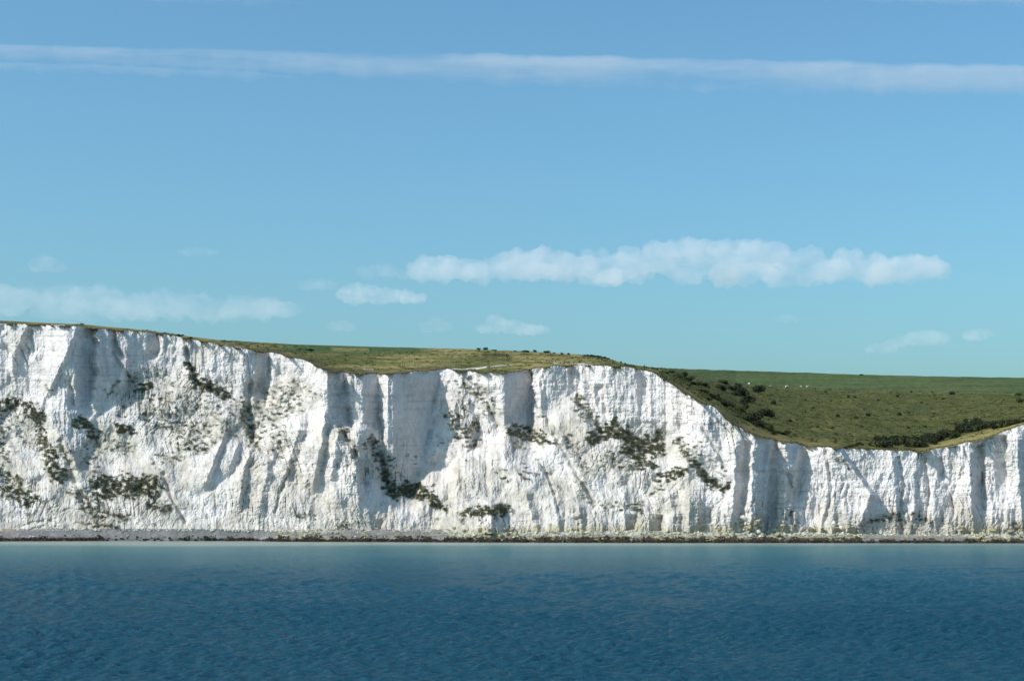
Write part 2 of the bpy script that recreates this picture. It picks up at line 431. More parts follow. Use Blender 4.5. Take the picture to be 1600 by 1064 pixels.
# ------------------------------------------------------------------ where plants grow on the chalk
# (u1, v1, u2, v2, radius, strength)
VEG = [(0, 632, 40, 632, 10, .9), (40, 632, 62, 652, 10, .9), (62, 655, 66, 690, 9, .8), (66, 690, 92, 745, 12, .95), (0, 655, 6, 720, 9, .7),
       (10, 640, 50, 690, 16, .35), (0, 735, 24, 750, 9, .8), (12, 765, 50, 780, 12, .8), (50, 780, 40, 800, 8, .5), (95, 700, 118, 730, 8, .6),
       (72, 604, 76, 610, 3, 1), (122, 660, 145, 668, 7, 1), (145, 668, 150, 690, 8, .8), (188, 668, 202, 672, 8, 1), (150, 690, 200, 700, 12, .5),
       (130, 700, 150, 735, 10, .5), (160, 760, 235, 760, 17, 1), (130, 790, 150, 800, 9, .8), (120, 770, 160, 790, 10, .7), (160, 802, 200, 808, 6, .8),
       (125, 818, 200, 822, 5, .7), (236, 790, 262, 794, 7, .8), (200, 586, 212, 592, 4, .8), (218, 606, 234, 602, 6, 1), (172, 612, 180, 600, 6, .6),
       (185, 640, 190, 650, 8, .4), (206, 600, 212, 628, 5, .5), (240, 600, 340, 660, 34, .34), (290, 568, 302, 590, 5, .9), (302, 594, 340, 610, 8, 1),
       (340, 610, 360, 622, 7, .8), (240, 650, 320, 680, 20, .55), (280, 690, 320, 700, 10, .7), (240, 720, 275, 715, 10, .5), (380, 635, 400, 690, 11, .75),
       (415, 660, 440, 690, 12, .5), (430, 620, 460, 610, 18, .45), (410, 650, 455, 630, 20, .5), (420, 700, 440, 712, 8, .35), (488, 606, 494, 624, 5, .5),
       (466, 806, 490, 808, 4, .8), (532, 668, 554, 700, 5, .7), (578, 690, 606, 750, 8, .75), (600, 720, 618, 750, 9, .5), (611, 716, 614, 720, 4, 1),
       (615, 768, 660, 768, 12, 1.2), (660, 760, 668, 770, 7, 1), (672, 778, 695, 795, 6, 1), (640, 712, 650, 720, 6, .5), (722, 598, 728, 640, 12, .35),
       (735, 600, 765, 640, 12, .55), (710, 650, 735, 690, 14, .6), (705, 650, 712, 665, 6, .8), (715, 680, 745, 665, 8, .7), (690, 700, 730, 720, 18, .14),
       (720, 806, 745, 800, 6, .9), (745, 800, 790, 797, 9, 1), (775, 790, 786, 795, 6, 1), (780, 735, 795, 745, 8, .35), (800, 672, 840, 680, 9, .9),
       (840, 684, 858, 692, 6, .8), (800, 690, 830, 700, 8, .4), (812, 735, 832, 745, 9, .5), (850, 660, 880, 700, 8, .3), (880, 680, 920, 740, 5, .55),
       (903, 622, 935, 672, 8, .75), (892, 640, 920, 670, 10, .3), (925, 685, 960, 672, 10, 1), (960, 668, 985, 690, 13, 1), (985, 695, 1025, 700, 14, 1),
       (1025, 690, 1036, 676, 6, .9), (995, 720, 1020, 728, 9, .8), (950, 715, 975, 725, 10, .4), (1030, 745, 1068, 738, 7, .85), (1022, 765, 1030, 768, 7, .6),
       (945, 790, 1000, 790, 6, .6), (985, 793, 1000, 797, 3, .8), (1062, 690, 1085, 720, 8, .7), (1085, 720, 1105, 752, 8, .8), (1110, 755, 1135, 762, 5, .9),
       (1090, 700, 1130, 740, 10, .3), (890, 740, 930, 785, 10, .2), (840, 720, 870, 770, 6, .3), (1305, 706, 1345, 755, 2, .4), (1355, 815, 1400, 808, 6, .45),
       (1430, 808, 1450, 812, 5, .5), (1570, 818, 1600, 822, 4, .6), (1230, 800, 1242, 820, 6, .35), (1180, 806, 1190, 822, 6, .3), (530, 822, 560, 818, 3, .7)]
def cap_dist(u, v, c):
    u1, v1, u2, v2, r, st = c
    dx, dy = u2 - u1, v2 - v1
    t = np.clip(((u - u1) * dx + (v - v1) * dy) / max(dx * dx + dy * dy, 1e-6), 0, 1)
    return np.hypot(u - u1 - t * dx, v - v1 - t * dy) / r
dens = np.zeros_like(Y)
uw = U + fbm(U / 14, V / 14, 3, 71) * 9
vw = V + fbm(U / 14, V / 14, 3, 75) * 7
for c in VEG:
    i0 = max(0, iu(min(c[0], c[2]) - c[4] * 2 - 14)); i1 = min(NC, iu(max(c[0], c[2]) + c[4] * 2 + 14))
    d = cap_dist(uw[:, i0:i1], vw[:, i0:i1], c)
    dens[:, i0:i1] = np.maximum(dens[:, i0:i1], c[5] * (1 - smooth(0.55, 1.5, d)))
# the cliff beyond the frame goes on with the same kind of growth
side = np.where((U < -20) | (U > 1620), (1 - wall) * smooth(0.05, 0.5, fbm(X / 25, Z / 16, 3, 77)) * 0.8, 0)
dens = np.maximum(dens, side)
clump = fbm(U / 7 + V / 40, V / 4.6, 3, 79, 0.6)
grow = smooth(0.02, 0.30, clump - 0.62 + dens * 0.85) * smooth(0.03, 0.22, dens)

# pigment of the chalk
white = np.array([0.70, 0.655, 0.63]); cream = np.array([0.62, 0.57, 0.495]); grey = np.array([0.40, 0.375, 0.335])
film = np.array([0.25, 0.24, 0.165]); algae = np.array([0.40, 0.37, 0.21]); iron = np.array([0.55, 0.46, 0.34])
n1 = fbm(X / 22, Z / 16, 4, 81); n2 = fbm(X / 4, Z / 5, 4, 85)
C = np.broadcast_to(white, Y.shape + (3,)).copy()
def mixc(c, col, w):
    w = np.clip(w, 0, 1)[..., None]
    return c * (1 - w) + col * w
C = mixc(C, cream, (1 - wall) * (0.55 + 0.6 * n1) + wall * smooth(.1, .8, n1) * .5)
C = mixc(C, grey, smooth(-0.05, 0.75, n2 + 0.45 * n1) * (0.16 + 0.40 * (1 - wall)))
C = mixc(C, grey, smooth(0.05, 0.6, fbm((X + .4 * Z) / 14, Z / 20, 4, 87)) * 0.34 * (1 - wall))
C = mixc(C, iron, smooth(0.25, 0.8, fbm(X / 9, Z / 20, 3, 89)) * (0.12 + .2 * (1 - wall)))
C = mixc(C, iron, 0.55 * (1 - smooth(0.6, 1.5, cap_dist(U, V, (1044, 655, 1044, 682, 5, 1)))) * smooth(-.2, .4, n2))
flint = smooth(0.30, 0.5, perlin(zz / 1.3, X / 200, 90)) * smooth(-0.3, 0.2, perlin(X / 5, zz / 2, 91))
C = mixc(C, grey * 0.8, flint * 0.34 * (0.3 + 0.7 * wall))
C = mixc(C, grey * 0.9, smooth(0.35, 0.9, ridged(X / 3 + wx * .2, Z / 40, 92)) * 0.13 * wall)
crack = np.exp(-np.abs(perlin(X / 2.2 + wx * .5, Z / 9, 93)) * 16) * 0.5 + np.exp(-np.abs(perlin((X + .4 * Z) / 1.6, Z / 7.0, 94)) * 12) * 0.25
C = mixc(C, grey * 0.75, crack * smooth(-0.4, 0.4, n1 + .4 * n2) * (0.45 + 0.45 * (1 - wall)))
dirt = (1 - smooth(200, 330, U)) * smooth(700, 790, V) * 0.45 + 0.4 * (1 - smooth(.5, 1.6, cap_dist(uw, vw, (738, 620, 735, 670, 26, 1)))) + 0.25 * (1 - smooth(.5, 1.5, cap_dist(uw, vw, (620, 800, 720, 800, 24, 1)))) + 0.22 * (1 - smooth(.5, 1.5, cap_dist(uw, vw, (290, 640, 300, 700, 40, 1))))
C = mixc(C, np.array([0.44, 0.39, 0.33]), dirt * smooth(-.4, .5, n2 + .3 * n1))
C = mixc(C, film, np.clip(dens, 0, 1) * smooth(-0.45, 0.35, n2 + clump * .6) * 0.72)
C = mixc(C, film, grow * 0.8)
C = mixc(C, algae, (1 - smooth(0, 4.5, h + n2 * 3)) * interp(us, [(-300, .1), (420, .15), (700, .3), (720, .8), (1330, .8), (1350, .3), (1480, .3), (1520, .8), (1900, .8)])[None, :])
C = mixc(C, grey, (1 - smooth(2, 22, h)) * 0.30 * smooth(-.3, .4, n1 + n2 * .5))
link('cliff', mesh_np('cliff', PC, grid_faces(NR, NC), C), M_chalk, kind='structure')

# ------------------------------------------------------------------ the downs above it
vsky = np.minimum(interp(us, SKYL), vtop - 3.5)
ylip = Y[-1]
k = np.ones(41) / 41.0
ylip_s = np.convolve(np.pad(ylip, 20, mode='edge'), k, 'valid')
yback = interp(us, [(-300, 960), (0, 960), (200, 985), (340, 1060), (430, 1180), (700, 1230), (900, 1120), (960, 1010), (1000, 1000), (1030, 1060), (1070, 1300), (1150, 1440), (1900, 1520)])
TR = 110
t = np.linspace(0, 1, TR)[:, None] ** 0.9
VT = vtop[None, :] + (vsky - vtop)[None, :] * t
UT = np.broadcast_to(us[None, :], VT.shape)
lip_s = np.convolve(np.pad(interp(us, LIP), 20, mode='edge'), k, 'valid')
sky_s = np.convolve(np.pad(np.minimum(interp(us, SKYL), lip_s - 3.5), 20, mode='edge'), k, 'valid')
ts = np.clip((lip_s[None, :] - VT) / (lip_s - sky_s)[None, :], -0.05, 1.1)
tY = 0.55 * ts + 0.45 * ts * np.abs(ts)
YT = (ylip * 1.0)[None, :] * (1 - smooth(0, .12, t)) + ylip_s[None, :] * smooth(0, .12, t)
YT = YT + (yback - ylip_s)[None, :] * tY
PT = ray(UT, VT, YT)
rel = fbm(PT[..., 0] / 26, PT[..., 1] / 34, 4, 101) * 1.1 + fbm(PT[..., 0] / 5, PT[..., 1] / 9, 3, 105) * 0.32
rel = rel * smooth(0, 0.15, t) * interp(us, [(-300, .25), (340, .35), (450, .6), (1000, .5), (1100, 1), (1900, 1)])[None, :] * (1 - 0.75 * smooth(0.72, 0.95, t))
PT[..., 2] += rel
# beyond the crest the land falls gently away
back = []
for j, dY in enumerate([40, 140, 400, 1200, 4000]):
    q = PT[-1].copy(); kk = (yback + dY) / yback
    q[:, 0] *= kk; q[:, 1] *= kk; q[:, 2] += -0.02 * dY - 0.2
    back.append(q)
PTall = np.concatenate([PT, np.stack(back)], 0)
def ground(u, v):
    """point of the downs seen at photo pixel (u, v)"""
    i = min(max((u + 300) / DU, 0), NC - 1.001); i0 = int(i); f = i - i0
    col = VT[:, i0] * (1 - f) + VT[:, i0 + 1] * f
    j = np.interp(-v, -col, np.arange(TR)); j0 = min(int(j), TR - 2); g = j - j0
    p = (PT[j0, i0] * (1 - f) + PT[j0, i0 + 1] * f) * (1 - g) + (PT[j0 + 1, i0] * (1 - f) + PT[j0 + 1, i0 + 1] * f) * g
    return Vector(p)
gx, gy = PTall[..., 0], PTall[..., 1]
UA = np.concatenate([UT, np.repeat(us[None, :], 5, 0)], 0)
VA = np.concatenate([VT, np.repeat(vsky[None, :], 5, 0)], 0)
TA = np.concatenate([np.broadcast_to(t, VT.shape), np.ones((5, NC))], 0)
tan = np.array([0.250, 0.205, 0.080]); olive = np.array([0.105, 0.110, 0.032]); field = np.array([0.068, 0.100, 0.032])
fieldb = np.array([0.100, 0.108, 0.050]); brown = np.array([0.115, 0.088, 0.045]); dark = np.array([0.045, 0.050, 0.020])
m1 = fbm(gx / 40, gy / 60, 4, 111); m2 = fbm(gx / 7, gy / 16, 4, 115); m3 = fbm(gx / 70, VA / 5, 3, 119)
G = np.broadcast_to(olive, UA.shape + (3,)).copy()
near = 1 - smooth(1000, 1060, UA)
G = mixc(G, tan, near * smooth(-0.35, 0.45, m3 + m2 * .5))
G = mixc(G, olive * 0.8, near * smooth(0.1, 0.7, m1 + m2 * .6) * .7)
G = mixc(G, field, near * smooth(395, 470, UA) * (1 - smooth(640, 690, UA)) * smooth(555, 549, VA + m2 * 3))
G = mixc(G, tan * .95, near * (1 - smooth(0.6, 1.6, cap_dist(UA, VA, (520, 545.5, 575, 547, 2.2, 1)))) * .6)
G = mixc(G, brown, near * smooth(330, 420, UA) * (1 - smooth(690, 720, UA)) * (1 - smooth(2, 11, interp(us, LIP)[None, :] - VA + m2 * 4)) * .65)
G = mixc(G, brown, (1 - smooth(250, 380, UA)) * (1 - smooth(.35, .8, TA)) * .55)
# the valley side and the field beyond it
vb = interp(us, [(1000, 586), (1060, 590), (1150, 600), (1250, 606), (1320, 608.5), (1450, 611.5), (1600, 613), (1900, 616)])[None, :]
far = smooth(1030, 1060, UA)
G = mixc(G, np.array([0.070, 0.077, 0.022]), far)
G = mixc(G, tan * .7, far * smooth(0.0, 0.8, m2 + m1 * .5) * .45)
G = mixc(G, dark * 1.4, far * smooth(0.15, 0.7, fbm(gx / 12, gy / 30, 4, 123)) * .5)
infield = far * smooth(1.2, -1.2, VA - vb)
G = mixc(G, field * (1 + 0.25 * np.clip(m3, -1, 1))[..., None], infield)
G = mixc(G, fieldb, infield * smooth(-0.1, .5, perlin(VA / 2.6 + UA / 160, UA / 400, 125)) * .7)
G = mixc(G, fieldb * 1.15, far * (1 - smooth(0.2, 1.6, np.abs(VA - vb - 1.8))) * .6)
G = mixc(G, tan * 1.05, far * (1 - smooth(6, 16, interp(us, LIP)[None, :] - VA + m2 * 3)) * smooth(1420, 1470, UA) * .8)
G = mixc(G, tan * .8, far * (1 - smooth(4, 18, interp(us, LIP)[None, :] - VA + m2 * 3)) * (1 - smooth(1280, 1330, UA)) * .75)
# bare chalk of the footpaths, scars and the very lip
for c in [(700, 576.2, 728, 576.3, .7, .5), (729, 576.2, 760, 573.0, 1.0, 1), (760, 573, 800, 570.5, .6, .6), (866, 567.8, 905, 569, .8, 1), (905, 569, 948, 571, 1.0, 1),
          (568, 576.5, 584, 577, 1.0, .9), (80, 508.3, 100, 509, .7, .9), (1020, 577.2, 1037, 580, .7, .5), (345, 538, 420, 551, .5, .5)]:
    G = mixc(G, white * .8, (1 - smooth(0.6, 1.3, cap_dist(UA + m2 * 2, VA, c))) * c[5])
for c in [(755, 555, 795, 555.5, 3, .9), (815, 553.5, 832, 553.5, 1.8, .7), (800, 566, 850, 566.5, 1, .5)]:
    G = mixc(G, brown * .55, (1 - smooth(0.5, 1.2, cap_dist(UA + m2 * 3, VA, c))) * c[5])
G[0] = mixc(G[0], brown * .8, np.ones(NC) * .7)
link('downland', mesh_np('downland', PTall, grid_faces(TR + 5, NC), G, True), M_turf, kind='structure')

# ------------------------------------------------------------------ beach, sea
BR = 46
vwat = interp(us, [(-300, 846.5), (0, 845.5), (150, 845), (400, 845), (440, 846), (700, 847), (1000, 848), (1600, 848.5), (1900, 849)])
ywat = CAM_H / np.tan(np.arctan((vwat - 532) / F) - PITCH)
bt = np.linspace(-0.6, 1.35, BR)[:, None]
zt = np.convolve(np.pad(PC[0, :, 2], 20, mode='edge'), k, 'valid'); yt = np.convolve(np.pad(PC[0, :, 1], 20, mode='edge'), k, 'valid')
YB = ywat[None, :] + (yt - ywat)[None, :] * bt
ZB = zt[None, :] * np.where(bt < 0, bt, np.where(bt < 1, bt ** 1.1, 1 + (bt - 1) * .2))
XB = (us - 800)[None, :] / F * YB / cp
shingle = interp(us, [(-300, 1), (425, 1), (445, .25), (520, .3), (540, .85), (690, .85), (712, .1), (1120, .1), (1335, .15), (1350, .8), (1490, .8), (1510, .1), (1900, .1)])[None, :]
ZB = ZB + (1 - shingle) * fbm(XB / 3.2, YB / 2.2, 4, 131) * 0.8 * (bt > -0.05) + fbm(XB / 7, YB / 5, 2, 135) * .12
bn = fbm(XB / 6, YB / 3, 4, 137)
BC = np.broadcast_to(np.array([0.185, 0.178, 0.176]), YB.shape + (3,)).copy()
BC = mixc(BC, np.array([0.28, 0.265, 0.25]), smooth(.1, .6, bn) * .5)
BC = mixc(BC, np.array([0.33, 0.24, 0.17]), (1 - smooth(10, 45, UA[:1])) * smooth(.55, .9, bt) * .8)
BC = mixc(BC, np.array([0.30, 0.27, 0.15]), (1 - shingle) * smooth(-.4, .3, bn))
BC = mixc(BC, np.array([0.55, 0.53, 0.45]), (1 - shingle) * smooth(.55, .9, bt + bn * .2) * .7)
BC = mixc(BC, np.array([0.05, 0.042, 0.03]), (1 - smooth(.20, .36, bt + bn * .14)) * interp(us, [(-300, .9), (150, .9), (190, .35), (260, .35), (340, .9), (1900, 1)])[None, :])
link('beach', mesh_np('beach', np.stack([XB, YB, ZB], -1), grid_faces(BR, NC), BC), M_beach, kind='structure')

m, nt, b = mat_new('sea_water')
tc = nt.nodes.new('ShaderNodeTexCoord')
sx = nt.nodes.new('ShaderNodeSeparateXYZ'); nt.links.new(tc.outputs['Object'], sx.inputs[0])
wob = noise_node(nt, 0.006, 4, 0.55, mapping(nt, (0.35, 1, 1)))
ad = nt.nodes.new('ShaderNodeMath'); ad.operation = 'MULTIPLY_ADD'
nt.links.new(wob.outputs['Fac'], ad.inputs[0]); ad.inputs[1].default_value = 190.0
nt.links.new(sx.outputs['Y'], ad.inputs[2])
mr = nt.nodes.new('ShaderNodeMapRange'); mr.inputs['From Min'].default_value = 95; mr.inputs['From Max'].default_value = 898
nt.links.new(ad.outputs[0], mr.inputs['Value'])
cr = nt.nodes.new('ShaderNodeValToRGB')                       # deep water to milky, chalk-clouded shallows; pale end paints in the cliff's waterline reflection
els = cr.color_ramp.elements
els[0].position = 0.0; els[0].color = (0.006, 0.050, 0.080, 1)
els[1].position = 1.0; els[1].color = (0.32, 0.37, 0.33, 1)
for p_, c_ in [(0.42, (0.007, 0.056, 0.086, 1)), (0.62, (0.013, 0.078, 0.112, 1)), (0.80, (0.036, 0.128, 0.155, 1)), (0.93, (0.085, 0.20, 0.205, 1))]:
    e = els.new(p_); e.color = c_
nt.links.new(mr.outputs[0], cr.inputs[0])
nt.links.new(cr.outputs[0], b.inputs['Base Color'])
b.inputs['Roughness'].default_value = 1.0
b.inputs['Specular IOR Level'].default_value = 0.0
calmr = nt.nodes.new('ShaderNodeMapRange'); calmr.inputs['From Min'].default_value = 640; calmr.inputs['From Max'].default_value = 800
calmr.inputs['To Min'].default_value = 1.0; calmr.inputs['To Max'].default_value = 0.55
nt.links.new(sx.outputs['Y'], calmr.inputs['Value'])
nA = noise_node(nt, 1.0, 5, 0.65, mapping(nt, (0.6, 1.0, 1)))
nB = noise_node(nt, 0.10, 4, 0.6, mapping(nt, (0.45, 1.0, 1)))
mA = nt.nodes.new('ShaderNodeMath'); mA.operation = 'MULTIPLY_ADD'
nt.links.new(nB.outputs['Fac'], mA.inputs[0]); mA.inputs[1].default_value = 0.6; nt.links.new(nA.outputs['Fac'], mA.inputs[2])
bp = nt.nodes.new('ShaderNodeBump'); bp.inputs['Distance'].default_value = 0.75
nt.links.new(calmr.outputs[0], bp.inputs['Strength']); nt.links.new(mA.outputs[0], bp.inputs['Height'])
nt.links.new(bp.outputs[0], b.inputs['Normal'])
gl = nt.nodes.new('ShaderNodeBsdfGlossy'); gl.inputs['Roughness'].default_value = 0.15; nt.links.new(bp.outputs[0], gl.inputs['Normal'])
ms = nt.nodes.new('ShaderNodeMixShader'); fr = nt.nodes.new('ShaderNodeFresnel'); fr.inputs['IOR'].default_value = 1.17; nt.links.new(bp.outputs[0], fr.inputs['Normal'])
fm = nt.nodes.new('ShaderNodeMath'); fm.operation = 'MULTIPLY'; fm.inputs[1].default_value = 0.85
nt.links.new(fr.outputs[0], fm.inputs[0]); nt.links.new(fm.outputs[0], ms.inputs[0])
nt.links.new(b.outputs[0], ms.inputs[1]); nt.links.new(gl.outputs[0], ms.inputs[2])
nt.links.new(ms.outputs[0], nt.nodes['Material Output'].inputs['Surface'])
M_sea = m
# waves are real relief where the picture looks, on a sheet that coarsens with distance and runs on to the horizon
ys_ = [170.0]
while ys_[-1] < 842: ys_.append(ys_[-1] + 0.46 * (ys_[-1] / 220.0) ** 1.2)
out = np.array([30, 150, 600, 2500, 20000.0])
gys = np.concatenate([170 - out[::-1], ys_, ys_[-1] + out])
rr_ = np.linspace(-.37, .37, 440)
rs_ = np.concatenate([[-130, -20, -4, -1, -.5], rr_, [.5, 1, 4, 20, 130]])
GX = rs_[None, :] * np.clip(gys, 150, 900)[:, None]; GY = np.broadcast_to(gys[:, None], GX.shape)
stp = np.maximum(np.gradient(gys)[:, None], (rr_[1] - rr_[0]) * np.clip(GY, 150, 900))
fade = (np.abs(rs_) < .371)[None, :] * smooth(172, 195, GY) * (1 - smooth(815, 838, GY))
wz = np.zeros_like(GX)
rw = np.random.default_rng(5)
for i in range(64):
    lam = 1.5 * (5.5 / 1.5) ** rw.random()
    th = math.radians(250) + rw.normal() * 0.8
    kx, ky = math.cos(th) * 2 * math.pi / lam, math.sin(th) * 2 * math.pi / lam
    ph = kx * GX + ky * GY + rw.random() * 6.28
    wz += 0.034 * lam ** 0.8 * ((0.5 + 0.5 * np.sin(ph)) ** 1.7 - 0.4) * smooth(2.2, 4.0, lam / stp)
gust = 0.85 + 0.45 * fbm(GX / 60, GY / 70, 3, 141)
lee = interp(GY, [(0, 1), (560, 1), (700, .7), (790, .6), (900, .4)])
wz = wz * fade * np.clip(gust, .3, 1.5) * lee
link('sea', mesh_np('sea', np.stack([GX, GY, wz], -1), grid_faces(len(gys), len(rs_)), None, True), M_sea, kind='structure')

# ------------------------------------------------------------------ plants, rocks
def project_v(p):
    dy, dz = p[..., 1], p[..., 2] - CAM_H
    return 532 - F * (dz * cp - dy * sp) / (dy * cp + dz * sp)

ICO_V = []
_bm = bmesh.new(); bmesh.ops.create_icosphere(_bm, subdivisions=1, radius=1.0)
ICO_V = np.array([v.co[:] for v in _bm.verts]); ICO_F = np.array([[v.index for v in f.verts] for f in _bm.faces]); _bm.free()
_bm = bmesh.new(); bmesh.ops.create_icosphere(_bm, subdivisions=2, radius=1.0)
ICO2_V = np.array([v.co[:] for v in _bm.verts]); ICO2_F = np.array([[v.index for v in f.verts] for f in _bm.faces]); _bm.free()

def rocks_mesh(name, pts, sizes, squash=0.65):
    n = len(pts)
    j = RNG.normal(1, 0.24, (n, 12, 1)).clip(.45, 1.6)
    ax = RNG.uniform(.65, 1.35, (n, 1, 3)) * np.array([1, 1, squash])
    v = ICO_V[None] * j * ax * np.asarray(sizes)[:, None, None]
    a = RNG.random(n) * 6.28; c, s_ = np.cos(a)[:, None], np.sin(a)[:, None]
    v = np.stack([v[..., 0] * c - v[..., 1] * s_, v[..., 0] * s_ + v[..., 1] * c, v[..., 2]], -1)
    v = v + np.asarray(pts)[:, None, :]
    f = ICO_F[None] + (np.arange(n) * 12)[:, None, None]
    return mesh_np(name, v.reshape(-1, 3), f.reshape(-1, 3))

def leaf_cards(centres, size):
    """one random quad (a leafy sprig) per centre"""
    n = len(centres)
    a = RNG.normal(size=(n, 3)); a /= np.linalg.norm(a, axis=1)[:, None]
    b_ = np.cross(a, RNG.normal(size=(n, 3))); b_ /= np.linalg.norm(b_, axis=1)[:, None]
    sz = (np.asarray(size) * RNG.uniform(.6, 1.4, n))[:, None]
    a = a * sz; b_ = b_ * sz * .6
    v = np.stack([centres - a, centres - b_ * .8, centres + a, centres + b_], 1)
    return v

def cards_mesh(name, centres, size):
    v = leaf_cards(centres, size)
    return mesh_np(name, v.reshape(-1, 3), np.arange(len(v) * 4).reshape(-1, 4))

def stems_mesh(name, bases, tips, r):
    """thin three-sided tapering stems"""
    vs, fs = [], []
    for bpt, tpt in zip(bases, tips):
        k0 = len(vs)
        for i in range(3):
            a = i * 2.094
            vs.append((bpt[0] + r * math.cos(a), bpt[1] + r * math.sin(a), bpt[2]))
        for i in range(3):
            a = i * 2.094
            vs.append((tpt[0] + r * .3 * math.cos(a), tpt[1] + r * .3 * math.sin(a), tpt[2]))
        for i in range(3):
            fs.append((k0 + i, k0 + (i + 1) % 3, k0 + 3 + (i + 1) % 3, k0 + 3 + i))
    return mesh_np(name, np.array(vs), np.array(fs))

def thing(name, label, cat, loc, group=None, rz=0.0, sc=(1, 1, 1)):
    o = bpy.data.objects.new(name, None); COL.objects.link(o)
    o.location = loc; o.rotation_euler = (0, 0, rz); o.scale = sc
    o['label'] = label; o['category'] = cat
    if group: o['group'] = group
    return o

# shared shrub shapes: a lumpy dome of sprigs, one unit in radius and height, on a few stems
SHRUBS = []
for q in range(7):
    lobes = []
    for i in range(9):
        a = RNG.random() * 6.28; d = RNG.random() ** .6 * .62
        lobes.append((d * math.cos(a), d * math.sin(a), RNG.uniform(.25, .68) * (1 - .45 * d), RNG.uniform(.22, .42)))
    cs = []
    for (lx, ly, lz, lr) in lobes:
        dirs = RNG.normal(size=(70, 3)); dirs /= np.linalg.norm(dirs, axis=1)[:, None]
        rad = lr * RNG.uniform(.45, 1.08, (70, 1))
        cs.append(np.array([lx, ly, lz]) + dirs * rad)
    cs = np.concatenate(cs); cs[:, 2] = np.abs(cs[:, 2])
    fol = cards_mesh('shrub_foliage', cs, np.full(len(cs), .095))
    stm = stems_mesh('shrub_stem', [(0.05 * math.cos(i), 0.05 * math.sin(i), -.15) for i in range(5)], [lobes[i][:3] for i in range(5)], .035)
    SHRUBS.append((fol, stm))
for fol, stm in SHRUBS:
    fol.materials.append(M_leaf); stm.materials.append(M_stem)
SHRUBS2 = []
for fol, stm in SHRUBS:
    f2 = fol.copy(); f2.materials.clear(); f2.materials.append(M_leaf2); SHRUBS2.append((f2, stm))
PXD = F / cp
def shrub(u, v, w, hgt, label, group=None, olive_leaf=False, name='shrub'):
    p = ground(u, v)
    m_px = p.y / F
    rr = max(w * m_px / 2, .5); hh = max(hgt * m_px, .5)
    if group and 'valley' in group or group and 'thicket' in group:
        label = ('olive ' if olive_leaf else 'dark ') + ('large ' if w > 16 else 'small ') + label
    o = thing(name, label, 'shrub', p - Vector((0, 0, .05 * hh)), group, random.random() * 6.28, (rr * 1.05, rr * 1.05, hh * 1.08))
    fol, stm = random.choice(SHRUBS2 if olive_leaf else SHRUBS)
    link('foliage', fol, None, o); link('stem', stm, None, o)
    return o

# --- skyline and plateau shrubs
shrub(128, 507.2, 9, 2.6, 'lone low dark bush on the skyline of the far left cliff top')
shrub(281, 525.6, 15, 4.2, 'wide dark bush on the cliff edge where the left hill starts to fall')
shrub(297, 528.5, 14, 2.6, 'flat dark bush just right of the wide bush on the left hill')
shrub(350, 533.0, 10, 2.2, 'small low bush on the left skyline before the green field')
shrub(484, 549.0, 22, 3.6, 'broad flat dark bush between the green field and the tan grass')
shrub(652, 562.5, 5, 3.2, 'single round dark bush alone in the tan grass of the plateau')
shrub(748, 546.8, 8, 4.6, 'left of the twin dark bushes on the middle skyline')
shrub(758.5, 547.0, 10, 5.0, 'right of the twin dark bushes on the middle skyline')
shrub(772, 548.2, 12, 2.4, 'low flat bush trailing right of the twin skyline bushes')
shrub(763, 550.5, 5, 2.4, 'tiny bush just below the twin skyline bushes')
shrub(805, 549.6, 8, 2.0, 'thin low bush between the skyline bush clumps')
shrub(821, 550.4, 17, 3.6, 'long low bush in the middle of the plateau skyline')
shrub(836, 549.8, 8, 4.0, 'small upright bush at the right end of the long skyline bush')
shrub(854, 551.6, 14, 5.0, 'tallest rounded dark bush on the middle skyline')
shrub(866, 552.6, 6, 2.2, 'small bush just right of the tallest rounded skyline bush')
shrub(878, 554.0, 6, 4.2, 'left of two small bushes where the skyline starts to dip')
shrub(888.5, 554.4, 7, 3.8, 'right of two small bushes where the skyline starts to dip')
for i, (u, v, w, hh) in enumerate([(916, 557, 14, 3.4), (925, 557.4, 14, 4.2), (934, 558.2, 16, 4.4), (943, 559.4, 14, 3.6), (950, 561, 11, 2.6)]):
    shrub(u, v, w, hh, 'bush in the long dark hedge near the top of the knoll', 'knoll hedge bushes')
shrub(970.5, 567.4, 5, 3.6, 'left of the two isolated dark bushes on the knoll slope')
shrub(976.5, 569.0, 4, 3.8, 'right of the two isolated dark bushes on the knoll slope')
shrub(990, 573.2, 5, 2.0, 'small low bush below the isolated pair on the knoll slope')
for i, (u, v, w) in enumerate([(1012, 574.6, 9), (1019, 575.6, 9), (1026, 577, 9)]):
    shrub(u, v, w, 2.0, 'low bush in the dark line right of the standing person', 'low bushes beside the person')
shrub(1346, 586.3, 9, 2.4, 'lone low dark bush on the right field skyline')
shrub(1487.5, 616.5, 11, 6.5, 'round dark bush on the field boundary at the right')
shrub(1424, 612.0, 5, 3.2, 'small bush on the field boundary left of the round one')
shrub(1592, 616, 17, 5.5, 'dark bush on the field boundary at the right edge')
shrub(1594, 629, 17, 10, 'brown green bush below the boundary at the right edge', None, True)
